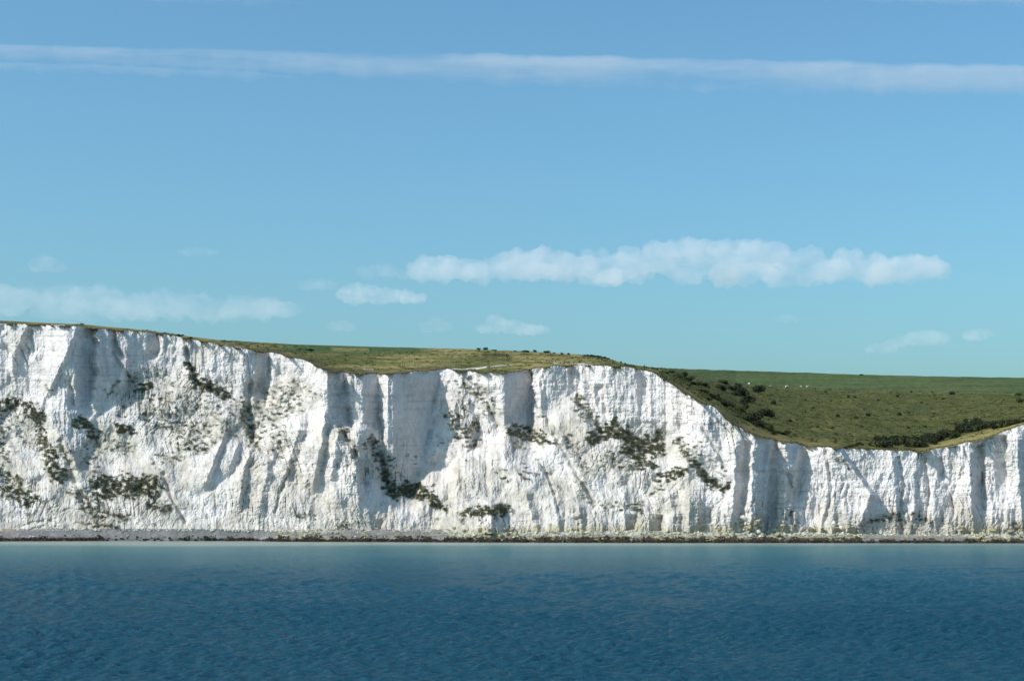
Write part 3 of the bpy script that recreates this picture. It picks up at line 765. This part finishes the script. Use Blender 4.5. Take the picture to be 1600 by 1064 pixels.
# --- bushes down the near side of the valley
near_side = [(1059, 591, 20, 10), (1074, 593, 22, 6), (1048, 583.5, 12, 4), (1086, 602, 15, 6), (1100, 605, 14, 7), (1096, 613, 14, 6), (1129, 599, 15, 6.5), (1127, 609, 15, 9),
             (1114, 622, 20, 9), (1106, 626, 12, 6), (1140, 634, 24, 10), (1128, 626, 14, 7), (1155, 646, 18, 11), (1153, 605, 12, 8), (1159, 617, 24, 13), (1147, 612, 12, 8),
             (1171, 630, 20, 13), (1163, 640, 14, 9), (1176, 656, 30, 15), (1197, 650, 24, 13), (1183, 665, 28, 10), (1199, 671, 18, 7), (1166, 655, 16, 9), (1212, 676, 16, 5), (1224, 679, 16, 5)]
for (u, v, w, hh) in near_side + [(u + random.uniform(-9, 9), v + random.uniform(-3, 4), w * .7, hh * .8) for (u, v, w, hh) in near_side]:
    if v > float(interp(u, LIP)) - 7: continue
    shrub(u, v, w * 1.35, hh * 1.1, 'bush in the scrub running down the near side of the valley', 'bushes down the near valley side', random.random() < .25)
shrub(1185, 614, 27, 15, 'largest round dark bush at the top of the valley scrub beside the white animals')
shrub(1209, 633, 11, 9, 'small dark bush standing just right of the valley scrub')
# --- bushes scattered over the far side of the valley
scat = [(1234, 657, 10, 4), (1277, 664, 8, 3.4), (1309, 650, 10, 4.5), (1259, 644, 5, 4.5), (1325, 621, 6, 5.5), (1336, 621, 5, 5), (1402, 620.5, 6, 5), (1356, 649, 9, 6),
        (1405, 650, 10, 6), (1420, 647, 6, 6), (1338, 656, 8, 6), (1300, 669, 9, 3), (1240, 672, 8, 3), (1305, 677, 10, 3), (1258, 625, 6, 3), (1290, 612, 6, 2.6), (1297, 610, 6, 2.4),
        (1220, 627, 6, 3), (1346, 668, 8, 3), (1385, 640, 6, 3), (1440, 628, 6, 3), (1473, 626, 8, 3), (1372, 627, 6, 3), (1270, 636, 6, 3), (1420, 671, 8, 4), (1445, 668, 10, 4), (1330, 681, 8, 3), (1460, 645, 6, 3)]
for (u, v, w, hh) in scat:
    shrub(u, v, w, hh, 'bush scattered over the rough grass of the far valley side', 'bushes scattered on the far valley side', random.random() < .35)
# --- the thicket above the right-hand cliff edge
low_v = [(1312, 703), (1365, 699), (1400, 699), (1440, 700), (1469, 692), (1506, 683), (1544, 673.5), (1572, 666), (1600, 658), (1640, 647)]
top_v = [(1312, 697), (1365, 680), (1400, 678), (1440, 676), (1469, 672), (1480, 661), (1493, 651), (1534, 650), (1547, 656), (1600, 652), (1640, 642)]
for i in range(110):
    u = 1318 + 322 * ((i * 0.618) % 1.0)
    lo_, hi_ = float(interp(u, low_v)), float(interp(u, top_v))
    if u < 1365 and random.random() < .3: continue
    hh = random.uniform(9, 14) if u > 1362 else random.uniform(3, 5)
    hh = min(hh, (lo_ - hi_) * .8 + 2)
    v = random.uniform(hi_ + hh, max(lo_, hi_ + hh + .5))
    shrub(u, v, hh * random.uniform(1.5, 2.4), hh, 'bush in the dense thicket above the right cliff edge', 'thicket above the right cliff edge', random.random() < .12)

# --- coarse grass tussocks on the valley sides and plateau: nobody could count them
tp = []
ii = RNG.integers(iu(345), iu(1700), 26000); jj = RNG.integers(6, int(TR * .93), 26000)
keep = RNG.random(26000) < np.where(us[ii] > 1030, smooth(-.1, .5, m2[jj, ii]) * (1 - infield[jj, ii]), .22 * smooth(-.1, .5, m2[jj, ii]))
tp = PT[jj[keep], ii[keep]]
nT = len(tp)
c3 = (tp[:, None, :] + RNG.normal(size=(nT, 7, 3)) * np.array([.7, .7, .16]) + np.array([0, 0, .15])).reshape(-1, 3)
M_tus = plain_mat('coarse_grass', (0.060, 0.066, 0.022), 0.9, (0.5, 1.7), 0.15)
o = link('grass_tussocks', cards_mesh('grass_tussocks', c3, np.full(len(c3), .42)), M_tus, kind='stuff', label='coarse grass tussocks over the rough downland', category='grass')

# --- scrub on the cliff: the big patches one by one, the rest as a mass
def patch_points(caps, n, thr=1.0):
    best = np.full(Y.shape, 9.0)
    for c in caps: best = np.minimum(best, cap_dist(uw, vw, c))
    wgt = (best < thr) * (clump + .35 * fbm(U / 3.2, V / 2.6, 2, 80) > .10 - .42 * (1 - best))
    idx = np.flatnonzero(wgt.ravel() > .2)
    pick = RNG.choice(idx, size=min(n, len(idx)), replace=len(idx) < n)
    return PC.reshape(-1, 3)[pick]
PATCH = [
 ('dark green scrub band arching round the hollow at the left edge of the cliff', [(0, 632, 40, 632, 8, 1), (40, 632, 62, 652, 8, 1), (62, 655, 66, 690, 7, 1), (66, 690, 92, 745, 10, 1)], 620),
 ('largest dark scrub patch low on the left slope above the shingle', [(160, 760, 235, 760, 15, 1)], 900),
 ('narrow scrub clump under the tall shaded recess at the left', [(122, 660, 145, 668, 6, 1), (145, 668, 150, 688, 6, 1)], 240),
 ('small dark clump right of the scrub under the shaded recess', [(188, 668, 202, 672, 7, 1)], 170),
 ('small scrub clump high on the left wall below the cliff edge', [(218, 606, 234, 602, 5, 1)], 110),
 ('diagonal strip of scrub on the white wall below the wide cliff top bush', [(290, 568, 302, 590, 4, 1), (302, 594, 340, 610, 7, 1), (340, 610, 360, 622, 6, 1)], 280),
 ('olive scrub patch near the foot of the cliff at the left edge', [(12, 765, 50, 780, 10, 1)], 260),
 ('thick dark bush filling the foot of the shaded central gully', [(615, 768, 660, 768, 11, 1), (660, 760, 668, 770, 6, 1)], 620),
 ('short scrub strip running down right from the central gully bush', [(672, 778, 695, 795, 6, 1)], 170),
 ('green scrub on top of the fallen chalk mound at the cliff foot', [(722, 805, 745, 799, 5, 1), (745, 799, 790, 797, 7, 1)], 340),
 ('scrub at the foot of the square shaded recess right of centre', [(800, 672, 840, 680, 8, 1), (840, 684, 858, 692, 5, 1)], 330),
 ('largest sprawling scrub patch in the middle of the right slope', [(925, 685, 960, 672, 9, 1), (960, 668, 985, 690, 12, 1), (985, 695, 1025, 700, 13, 1), (1025, 690, 1036, 676, 5, 1)], 900),
 ('scrub clump hanging just below the largest right slope patch', [(995, 720, 1020, 728, 8, 1)], 190),
 ('level line of scrub right of and below the largest right slope patch', [(1030, 745, 1068, 738, 6, 1)], 210),
 ('small dark scrub strip at the foot of the diagonal right gully', [(1108, 755, 1136, 762, 6, 1)], 200),
]
M_scrub = plain_mat('cliff_scrub_leaves', (0.092, 0.098, 0.052), 0.9, (0.35, 1.7), 0.35)
for label, caps, n in PATCH:
    caps = [(a, b, c, d, r * 1.15, st) for (a, b, c, d, r, st) in caps]
    pts = patch_points(caps, int(n * .95))
    c0 = pts.mean(0); pts = pts - c0
    big = RNG.random(len(pts))[:, None, None] ** 3 * .6 + .55
    cen = (pts[:, None, :] + RNG.normal(size=(len(pts), 7, 3)) * np.array([.44, .32, .20]) * big + np.array([0, -.35, .15])).reshape(-1, 3)
    o = link('cliff_scrub', cards_mesh('scrub_foliage', cen, np.full(len(cen), .23)), M_leaf2 if 'olive' in label or label.startswith('green') else M_scrub, None, label=label, category='scrub')
    o.location = c0
w_ = (grow * (0.25 + .75 * np.clip(dens, 0, 1))).ravel()
idx = RNG.choice(len(w_), size=17000, replace=True, p=w_ / w_.sum())
tp = PC.reshape(-1, 3)[idx]
cen = (tp[:, None, :] + RNG.normal(size=(len(tp), 8, 3)) * np.array([.50, .28, .20]) + np.array([0, -.28, .08])).reshape(-1, 3)
link('cliff_plants', cards_mesh('cliff_plants', cen, np.full(len(cen), .23)), M_tuft, kind='stuff', label='small plants speckling the ledges of the chalk cliff', category='plants')

# --- turf hanging over the lip
nL = 5200
ii = RNG.integers(iu(-40), iu(1640), nL)
tp = PT[1, ii] + np.array([0, -.2, -.05])
cen = (tp[:, None, :] + RNG.normal(size=(nL, 3, 3)) * np.array([.45, .25, .22])).reshape(-1, 3)
M_rim = plain_mat('rim_turf', (0.105, 0.088, 0.042), 0.9, (0.5, 1.6), .3)
link('rim_turf', cards_mesh('rim_turf', cen, np.full(len(cen), .30)), M_rim, kind='stuff', label='ragged turf hanging over the cliff lip', category='turf')

# --- shore: boulders, rubble, weed-covered rocks
PB = np.stack([XB, YB, ZB], -1); VB = project_v(PB)
def shore(u, v):
    i = min(max(int(round((u + 300) / DU)), 0), NC - 1)
    if v < V[0, i]:
        j = int(np.argmin(np.abs(V[:, i] - v))); return Vector(PC[j, i])
    j = int(np.argmin(np.abs(VB[:, i] - v))); return Vector(PB[j, i])
BOULD = []
for q in range(10):
    r = np.random.default_rng(200 + q)
    v_ = ICO2_V.copy()
    for _ in range(6):                                         # chop flat facets
        nrm = r.normal(size=3); nrm /= np.linalg.norm(nrm); lim = r.uniform(.5, .85)
        d_ = v_ @ nrm; v_ = v_ - np.outer(np.clip(d_ - lim, 0, None), nrm)
    v_ *= r.normal(1, .04, (len(v_), 1)); v_ *= r.uniform(.7, 1.3, 3) * np.array([1, 1, .8])
    BOULD.append(mesh_np('boulder', v_, ICO2_F))
BOULD_Y = [b_.copy() for b_ in BOULD]
for b_ in BOULD: b_.materials.append(M_rock)
for b_ in BOULD_Y: b_.materials.append(M_rock_y)
def boulders(n, u0, u1, v0, v1, s0, s1, yel, label, group):
    for i in range(n):
        u, v = random.uniform(u0, u1), random.uniform(v0, v1)
        p = shore(u, v); sz = s0 + (s1 - s0) * random.random() ** 2
        me = random.choice(BOULD_Y if random.random() < yel else BOULD)
        o = link('boulder', me, None, None, label=label + (', yellowish' if me in BOULD_Y else ', whitish') + (' and large' if sz > s0 + .5 * (s1 - s0) else ' and small'), category='boulder', group=group)
        o.location = p + Vector((0, -.2 * sz, .28 * sz)); o.scale = (sz, sz, sz)
        o.rotation_euler = (random.uniform(-.3, .3), random.uniform(-.3, .3), random.random() * 6.28)
boulders(34, 444, 538, 829, 840, .4, 1.1, .45, 'boulder in the rock strip where the grey shingle ends', 'rocks left of centre')
boulders(16, 545, 705, 832, 840, .3, .7, .1, 'block on the shingle below the central alcove', 'blocks on the central shingle')
boulders(46, 708, 830, 826, 842, .5, 1.6, .55, 'boulder round the fallen chalk mound', 'boulders round the fallen mound')
boulders(30, 860, 1090, 832, 842, .4, 1.0, .7, 'boulder on the weedy shore below the right slope', 'stained boulders below the right slope')
boulders(44, 1140, 1228, 808, 840, .7, 2.3, .3, 'block in the rockfall under the lowest cliff shoulder', 'blocks of the right rockfall')
boulders(36, 1262, 1345, 815, 842, .6, 1.9, .6, 'boulder in the pile below the diagonal crack', 'rock pile below the right wall')
boulders(14, 1350, 1490, 836, 843, .3, .8, .3, 'block on the pale shingle pocket at right', 'blocks on the right shingle pocket')
boulders(44, 1500, 1620, 824, 843, .6, 1.8, .5, 'boulder in the pile at the right edge', 'rock pile at the right edge')
boulders(8, 50, 70, 837.5, 839.5, .35, .75, .0, 'block in the little cluster on the left shingle', 'white blocks on the left shingle')

brk = smooth(-.25, .35, fbm(us / 28, us * 0, 4, 171)) + .12
def shore_scatter(n, w_of_u, b0, b1):
    w_of_u = w_of_u * brk
    ii = RNG.choice(NC, size=n, p=w_of_u / w_of_u.sum()); jj = (RNG.uniform(b0, b1, n) + .6) / 1.95 * (BR - 1)
    j0 = jj.astype(int).clip(0, BR - 2); f = (jj - j0)[:, None]
    p = PB[j0, ii] * (1 - f) + PB[j0 + 1, ii] * f
    return p + RNG.normal(size=p.shape) * np.array([.3, .1, 0])
wr = interp(us, [(-300, .06), (430, .08), (445, 1), (540, .6), (700, .5), (715, 1.3), (1340, 1.3), (1352, .4), (1490, .4), (1510, 1.3), (1900, 1.3)])
p = shore_scatter(4200, wr, .36, 1.04)
link('rubble', rocks_mesh('rubble', p, RNG.uniform(.12, .6, len(p))), M_rock_y, kind='stuff', label='pale and yellowish chalk rubble along the cliff foot', category='rubble')
p = shore_scatter(2600, interp(us, [(-300, .6), (440, 1), (1900, 1)]), .86, 1.06)
link('chalk_rubble', rocks_mesh('chalk_rubble', p, RNG.uniform(.15, .7, len(p))), M_rock, kind='stuff', label='white chalk rubble against the foot of the wall', category='rubble')
ww = interp(us, [(-300, 1), (120, 1.2), (160, .7), (190, .06), (300, .06), (330, .5), (430, 1), (700, 1.2), (1330, 1.3), (1360, .8), (1490, .8), (1900, 1.2)])
p = shore_scatter(9000, ww, -.03, .24)
link('seaweed_rocks', rocks_mesh('seaweed_rocks', p, RNG.uniform(.25, .85, len(p)), .8), M_weed, kind='stuff', label='dark seaweed covered rocks along the waterline', category='rocks')
p = shore_scatter(6000, interp(us, [(-300, .02), (430, .05), (445, .3), (700, .3), (715, .9), (1330, 1.1), (1360, .15), (1490, .15), (1510, .8), (1900, .8)]), .12, .5)
link('weedy_rocks', rocks_mesh('weedy_rocks', p, RNG.uniform(.25, .7, len(p)), .8), M_weed2, kind='stuff', label='olive brown weedy rocks above the waterline', category='rocks')

# ------------------------------------------------------------------ white animals in the field and a person on the knoll
def skin_mesh(name, verts, edges, radii, root, sub=1):
    me = bpy.data.meshes.new(name + '_cage'); me.from_pydata(verts, edges, []); me.update()
    o = bpy.data.objects.new(name + '_cage', me); COL.objects.link(o)
    o.modifiers.new('skin', 'SKIN')
    for i, sv in enumerate(me.skin_vertices[0].data):
        r = radii[i]; sv.radius = r if isinstance(r, tuple) else (r, r); sv.use_root = (i == root)
    md = o.modifiers.new('sub', 'SUBSURF'); md.levels = sub; md.render_levels = sub
    dg = bpy.context.evaluated_depsgraph_get(); dg.update()
    out = bpy.data.meshes.new_from_object(o.evaluated_get(dg)); out.name = name
    bpy.data.objects.remove(o); bpy.data.meshes.remove(me)
    for p_ in out.polygons: p_.use_smooth = True
    return out
M_wool = plain_mat('white_wool', (0.78, 0.76, 0.70), 0.95, (.85, 1.1), 6)
M_wool_d = plain_mat('dull_wool', (0.40, 0.39, 0.34), 0.95, (.85, 1.1), 6)
V_ = [(0, 0, .75), (-.45, 0, .78), (.45, 0, .76), (.68, 0, .80), (.86, 0, .62), (1.02, 0, .42),
      (-.45, .18, .45), (-.50, .18, .28), (-.45, .18, .03), (-.45, -.18, .45), (-.50, -.18, .28), (-.45, -.18, .03),
      (.45, .18, .42), (.46, .18, .25), (.45, .18, .03), (.45, -.18, .42), (.46, -.18, .25), (.45, -.18, .03), (-.70, 0, .70)]
E_ = [(0, 1), (0, 2), (2, 3), (3, 4), (4, 5), (1, 6), (6, 7), (7, 8), (1, 9), (9, 10), (10, 11), (2, 12), (12, 13), (13, 14), (2, 15), (15, 16), (16, 17), (1, 18)]
R2 = [.36, .34, .33, .22, .16, .09, .13, .07, .055, .13, .07, .055, .12, .065, .055, .12, .065, .055, .09]
body_g = skin_mesh('grazing_body', V_, E_, R2, 0)
V2 = [list(v) for v in V_]; V2[3] = (.66, 0, .98); V2[4] = (.78, 0, 1.16); V2[5] = (1.0, 0, 1.12)
body_s = skin_mesh('standing_body', V2, E_, R2, 0)
def animal(u, v, me, mat, rz, sc, label):
    m2_ = me.copy(); m2_.materials.append(mat)
    o = link('white_animal', m2_, None, None, label=label, category='animal', group='white animals in the field')
    p_ = ground(u, v); o.location = p_; o.rotation_euler = (0, 0, rz); o.scale = (sc, sc, sc)
animal(1170.5, 602.5, body_s, M_wool, 2.0, 1.25, 'white animal standing with raised head above the large round bush')
animal(1204, 605.2, body_g, M_wool_d, .1, 1.35, 'dull pale animal grazing just right of the large round bush')
animal(1229, 605.6, body_g, M_wool, .3, 1.55, 'brightest white animal grazing in the middle of the row')
animal(1252, 606.4, body_g, M_wool_d, 3.0, 1.15, 'faint pale animal grazing left of the rightmost white one')
animal(1261, 606.2, body_s, M_wool, .2, 1.2, 'rightmost white animal at the lower edge of the green field')

pv = [(0, 0, .95), (0, 0, 1.15), (0, .01, 1.36), (0, .01, 1.47), (0, -.01, 1.56), (0, -.01, 1.70),
      (.10, 0, .90), (.11, -.03, .50), (.12, .02, .09), (.12, -.13, .04), (-.10, 0, .90), (-.13, .05, .50), (-.16, .12, .09), (-.16, -.03, .04),
      (.19, 0, 1.38), (.25, .02, 1.10), (.23, -.08, .86), (.23, -.11, .78), (-.19, 0, 1.38), (-.25, .03, 1.10), (-.24, -.05, .86), (-.24, -.08, .78)]
pe = [(0, 1), (1, 2), (2, 3), (3, 4), (4, 5), (0, 6), (6, 7), (7, 8), (8, 9), (0, 10), (10, 11), (11, 12), (12, 13), (2, 14), (14, 15), (15, 16), (16, 17), (2, 18), (18, 19), (19, 20), (20, 21)]
pr = [(.16, .11), (.15, .11), (.17, .11), .06, .09, .095, .095, .065, .045, .04, .095, .065, .045, .04, .075, .05, .035, .035, .075, .05, .035, .035]
pm = skin_mesh('person', pv, pe, pr, 0, 2)
for m_ in (plain_mat('dark_jacket', (.03, .04, .07)), plain_mat('dark_trousers', (.025, .025, .03)), plain_mat('skin', (.45, .28, .2)), plain_mat('dark_hair', (.03, .02, .015))):
    pm.materials.append(m_)
for p_ in pm.polygons:
    c_ = p_.center
    p_.material_index = 1 if c_.z < .93 and abs(c_.x) < .2 else (2 if (c_.z > 1.47 and c_.z < 1.66 and c_.y < .03) or (c_.z < .84) else (3 if c_.z > 1.5 else 0))
o = link('person', pm, None, None, label='person in dark clothes standing on the knoll above the cliff', category='person')
o.location = ground(1007.3, 573.8); o.rotation_euler = (0, 0, .6)

# ------------------------------------------------------------------ clouds: real vapour, far behind the land
SC.cycles.volume_step_rate = 0.35
def vapour(name, density, size, stretch=(1, 1, 1), lo=.38, hi=.62):
    """thin cloud: scattering whose density breaks up in ragged wisps; size in metres"""
    m_ = bpy.data.materials.new(name); m_.use_nodes = True
    n_ = m_.node_tree; n_.nodes.remove(n_.nodes['Principled BSDF'])
    vs_ = n_.nodes.new('ShaderNodeVolumeScatter')
    vs_.inputs['Color'].default_value = (1.0, 0.945, 0.94, 1); vs_.inputs['Anisotropy'].default_value = 0.1
    nz = noise_node(n_, 1.0 / size, 6, 0.62, mapping(n_, stretch))
    mr_ = n_.nodes.new('ShaderNodeMapRange'); mr_.interpolation_type = 'SMOOTHSTEP'
    mr_.inputs['From Min'].default_value = lo; mr_.inputs['From Max'].default_value = hi
    mr_.inputs['To Min'].default_value = 0.0; mr_.inputs['To Max'].default_value = density * 1.9
    n_.links.new(nz.outputs['Fac'], mr_.inputs['Value']); n_.links.new(mr_.outputs[0], vs_.inputs['Density'])
    n_.links.new(vs_.outputs[0], n_.nodes['Material Output'].inputs['Volume'])
    return m_
def cloud(name, label, outline, dist, density, puff, vox, group=None, depth=1.0, rough=1.0, seed=0, cat='cloud'):
    """outline: (u, v_top, v_base); filled with puffs, fused to one skin, then roughened"""
    r = np.random.default_rng(300 + seed)
    o_ = np.array(outline, float); mpp = dist / F
    vs_, fs_ = [], []
    L = (o_[-1, 0] - o_[0, 0])
    n = int(max(10, L / puff * 5))
    for i in range(n):
        u = r.uniform(o_[0, 0], o_[-1, 0])
        vt, vb_ = np.interp(u, o_[:, 0], o_[:, 1]), np.interp(u, o_[:, 0], o_[:, 2])
        hgt = (vb_ - vt)
        rad = min(r.uniform(.28, .62) * hgt, puff * r.uniform(.7, 1.2)); rad = max(rad, puff * .18)
        q = r.random() ** .8
        v = vb_ - rad * .6 - q * max(hgt - rad * 1.6, 0)
        c_ = ray(u, v, dist + r.normal() * puff * mpp * depth * (1 - .5 * q))
        R__ = rad * mpp
        k0 = sum(len(a_) for a_ in vs_)
        vs_.append(ICO2_V * R__ * np.array([1.5, 1.2, 1.0]) + c_); fs_.append(ICO2_F + k0)
    me = mesh_np(name, np.concatenate(vs_), np.concatenate(fs_))
    t_ = bpy.data.objects.new('t', me); COL.objects.link(t_)
    md = t_.modifiers.new('r', 'REMESH'); md.mode = 'VOXEL'; md.voxel_size = vox * mpp
    dg = bpy.context.evaluated_depsgraph_get(); dg.update()
    out_ = bpy.data.meshes.new_from_object(t_.evaluated_get(dg)); out_.name = name
    bpy.data.objects.remove(t_); bpy.data.meshes.remove(me)
    n_v = len(out_.vertices); co = np.empty(n_v * 3, np.float32); out_.vertices.foreach_get('co', co); co = co.reshape(-1, 3)
    no = np.empty(n_v * 3, np.float32); out_.vertices.foreach_get('normal', no); no = no.reshape(-1, 3)
    sc_ = puff * mpp
    d_ = np.zeros(n_v)
    for a_, f_ in ((.30, .9), (.16, 2.0), (.09, 4.2)):
        d_ += a_ * (perlin(co[:, 0] / sc_ * f_, (co[:, 2] + co[:, 1] * .37) / sc_ * f_, 151) + .5 * perlin(co[:, 1] / sc_ * f_, co[:, 2] / sc_ * f_, 153))
    co = co + no * (d_ * sc_ * rough)[:, None]
    out_.vertices.foreach_set('co', co.ravel().astype(np.float32)); out_.update()
    o2 = link(name, out_, vapour(name + '_vapour', density * .85, puff * mpp * 3.6, (1, 1, 1.6), .24, .72), None, label=label, category=cat)
    if group: o2['group'] = group
    return o2

D1 = 9000.0
G_ = 'low white clouds above the land'
cloud('cumulus_cloud', 'long white cumulus cloud bank over the right hand side of the cliffs',
      [(655, 398, 440), (690, 393, 441), (760, 402, 440), (800, 388, 440), (850, 384, 441), (890, 394, 442), (940, 384, 444), (1000, 378, 446), (1060, 372, 448), (1100, 364, 448),
       (1190, 366, 448), (1235, 378, 447), (1290, 384, 446), (1360, 390, 444), (1420, 396, 440), (1470, 398, 432)], D1, .0034, 17, 3.0, G_, 1.0, 1.0, 1)
cloud('cumulus_cloud', 'wide flat grey cloud bank low over the left end of the cliffs',
      [(-160, 430, 500), (0, 438, 500), (60, 444, 498), (130, 442, 500), (200, 450, 502), (260, 448, 502), (330, 458, 500), (380, 456, 500), (430, 464, 498), (470, 476, 492)], D1 + 1500, .0011, 18, 3.2, G_, 1.4, 1.0, 2)
cloud('cumulus_cloud', 'small bright puff cloud below the left end of the long cloud bank', [(534, 446, 472), (560, 438, 474), (590, 446, 474), (625, 449, 475), (660, 456, 472)], D1 - 800, .0040, 10, 2.0, G_, .8, 1.0, 3)
cloud('cumulus_cloud', 'faint little cloud just above the small bright puff', [(565, 416, 434), (595, 408, 434), (640, 422, 436)], D1 + 400, .0014, 9, 2.0, G_, .8, 1.0, 4)
cloud('cumulus_cloud', 'small round white cloud just above the middle plateau', [(748, 500, 522), (772, 489, 524), (800, 498, 524), (850, 508, 522)], D1 - 500, .0034, 9, 2.0, G_, .8, 1.0, 5)
cloud('cumulus_cloud', 'tiny cloud alone high above the left cloud bank', [(50, 406, 424), (68, 395, 425), (92, 408, 424)], D1 + 300, .0018, 9, 2.0, G_, .8, 1.0, 6)
cloud('cumulus_cloud', 'faint wisp of cloud high between the left bank and the long cloud', [(280, 390, 398), (310, 385, 399), (340, 391, 398)], D1 + 900, .0012, 7, 1.8, G_, .8, 1.0, 7)
cloud('cumulus_cloud', 'small pale cloud between the left bank and the bright puff', [(474, 436, 452), (495, 431, 454), (528, 440, 452)], D1 + 600, .0014, 8, 1.8, G_, .8, 1.0, 8)
cloud('cumulus_cloud', 'faint cloud low over the green field left of centre', [(510, 504, 516), (530, 498, 517), (550, 505, 516)], D1 + 600, .0012, 8, 1.8, G_, .8, 1.0, 9)
cloud('cumulus_cloud', 'faint smudge of cloud left of the small round white cloud', [(660, 502, 518), (682, 494, 519), (704, 504, 518)], D1 + 600, .0012, 8, 1.8, G_, .8, 1.0, 10)
cloud('cumulus_cloud', 'low pale cloud above the right field', [(1355, 540, 551), (1390, 530, 552), (1416, 520, 540), (1445, 512, 538), (1476, 517, 538)], D1 - 200, .0024, 9, 1.8, G_, .8, 1.0, 11)
cloud('cumulus_cloud', 'small pale puff at the far right above the field', [(1510, 518, 530), (1532, 510, 531), (1546, 514, 530)], D1 - 200, .0026, 8, 1.8, G_, .8, 1.0, 12)
cloud('cumulus_cloud', 'faint wisp of cloud below the right end of the long bank', [(1210, 494, 502), (1228, 489, 503), (1246, 494, 502)], D1 + 800, .0012, 7, 1.8, G_, .8, 1.0, 13)

def streak(label, rows, dist, density, seed, thick=.5):
    """an old vapour trail: a flattened, ragged ribbon of thin cloud; rows of (u, v_top, v_base)"""
    r_ = np.array(rows, float); mpp = dist / F
    n = int((r_[-1, 0] - r_[0, 0]) / 6); K = 14
    uu = np.linspace(r_[0, 0], r_[-1, 0], n)
    vt, vb_ = np.interp(uu, r_[:, 0], r_[:, 1]), np.interp(uu, r_[:, 0], r_[:, 2])
    endf = np.clip(np.minimum(np.arange(n), np.arange(n)[::-1]) / 12, .02, 1) ** .5
    vt = vt + fbm(uu / 90, uu * 0 + seed, 4, 161) * 3.0; vb_ = vb_ + fbm(uu / 45, uu * 0 + seed, 4, 165) * 6.0
    P_ = []
    half = K // 2
    for k_ in range(K):
        q = k_ / half if k_ <= half else (K - k_) / half        # 0 at the top edge, 1 at the lower edge, front then back
        side_ = 1.0 if k_ <= half else -1.0
        T_ = (min(q / .22, 1.0) ** .8) * ((1 - q) ** .75) + (.0 if q in (0, 1) else .01)
        wid = (vb_ - vt) * mpp * thick * 1.6
        dd = -side_ * T_ * wid * endf * (1 + .35 * fbm(uu / 40, uu * 0 + k_ * 3.7, 4, 169))
        P_.append(ray(uu, vt + (vb_ - vt) * (.2 + (q - .2) * endf), dist + dd))
    P_ = np.stack(P_, 1)
    i_ = np.arange(n - 1)[:, None] * K; k_ = np.arange(K)[None, :]
    f_ = np.stack([i_ + k_, i_ + (k_ + 1) % K, i_ + K + (k_ + 1) % K, i_ + K + k_], -1).reshape(-1, 4)
    me = mesh_np('vapour_trail', P_.reshape(-1, 3), f_, None, True)
    bm = bmesh.new(); bm.from_mesh(me); bm.verts.ensure_lookup_table()
    bm.faces.new([bm.verts[i] for i in range(K)]); bm.faces.new([bm.verts[(n - 1) * K + i] for i in range(K)])
    bmesh.ops.recalc_face_normals(bm, faces=bm.faces[:]); bm.to_mesh(me); bm.free()
    link('vapour_trail', me, vapour('trail_vapour', density, 420.0, (.16, .6, 1.3), .30, .66), None, label=label, category='cloud', group='high streaks of cloud')
streak('long broad white streak of cloud crossing the whole upper sky', [(-2600, 24, 40), (-500, 62, 84), (0, 68, 94), (200, 74, 104), (420, 77, 116), (800, 84, 136), (1100, 91, 144), (1400, 97, 150), (1650, 102, 152), (2200, 112, 160), (4200, 150, 190)], 20000.0, .00072, 1)
streak('faint second streak under the left end of the broad white one', [(-500, 92, 104), (0, 97, 112), (150, 101, 116), (330, 108, 124), (470, 118, 130)], 20600.0, .0006, 2)
streak('bright thin streak of cloud in the top right corner', [(1180, -16, -6), (1300, -12, 0), (1420, -8, 6), (1600, -3, 13), (2100, 6, 24)], 19000.0, .0012, 3)
streak('faint cloud streak cut by the top edge left of centre', [(190, -8, 2), (240, -5, 9), (320, -4, 8), (440, 0, 12), (480, 2, 8)], 20300.0, .0005, 4)
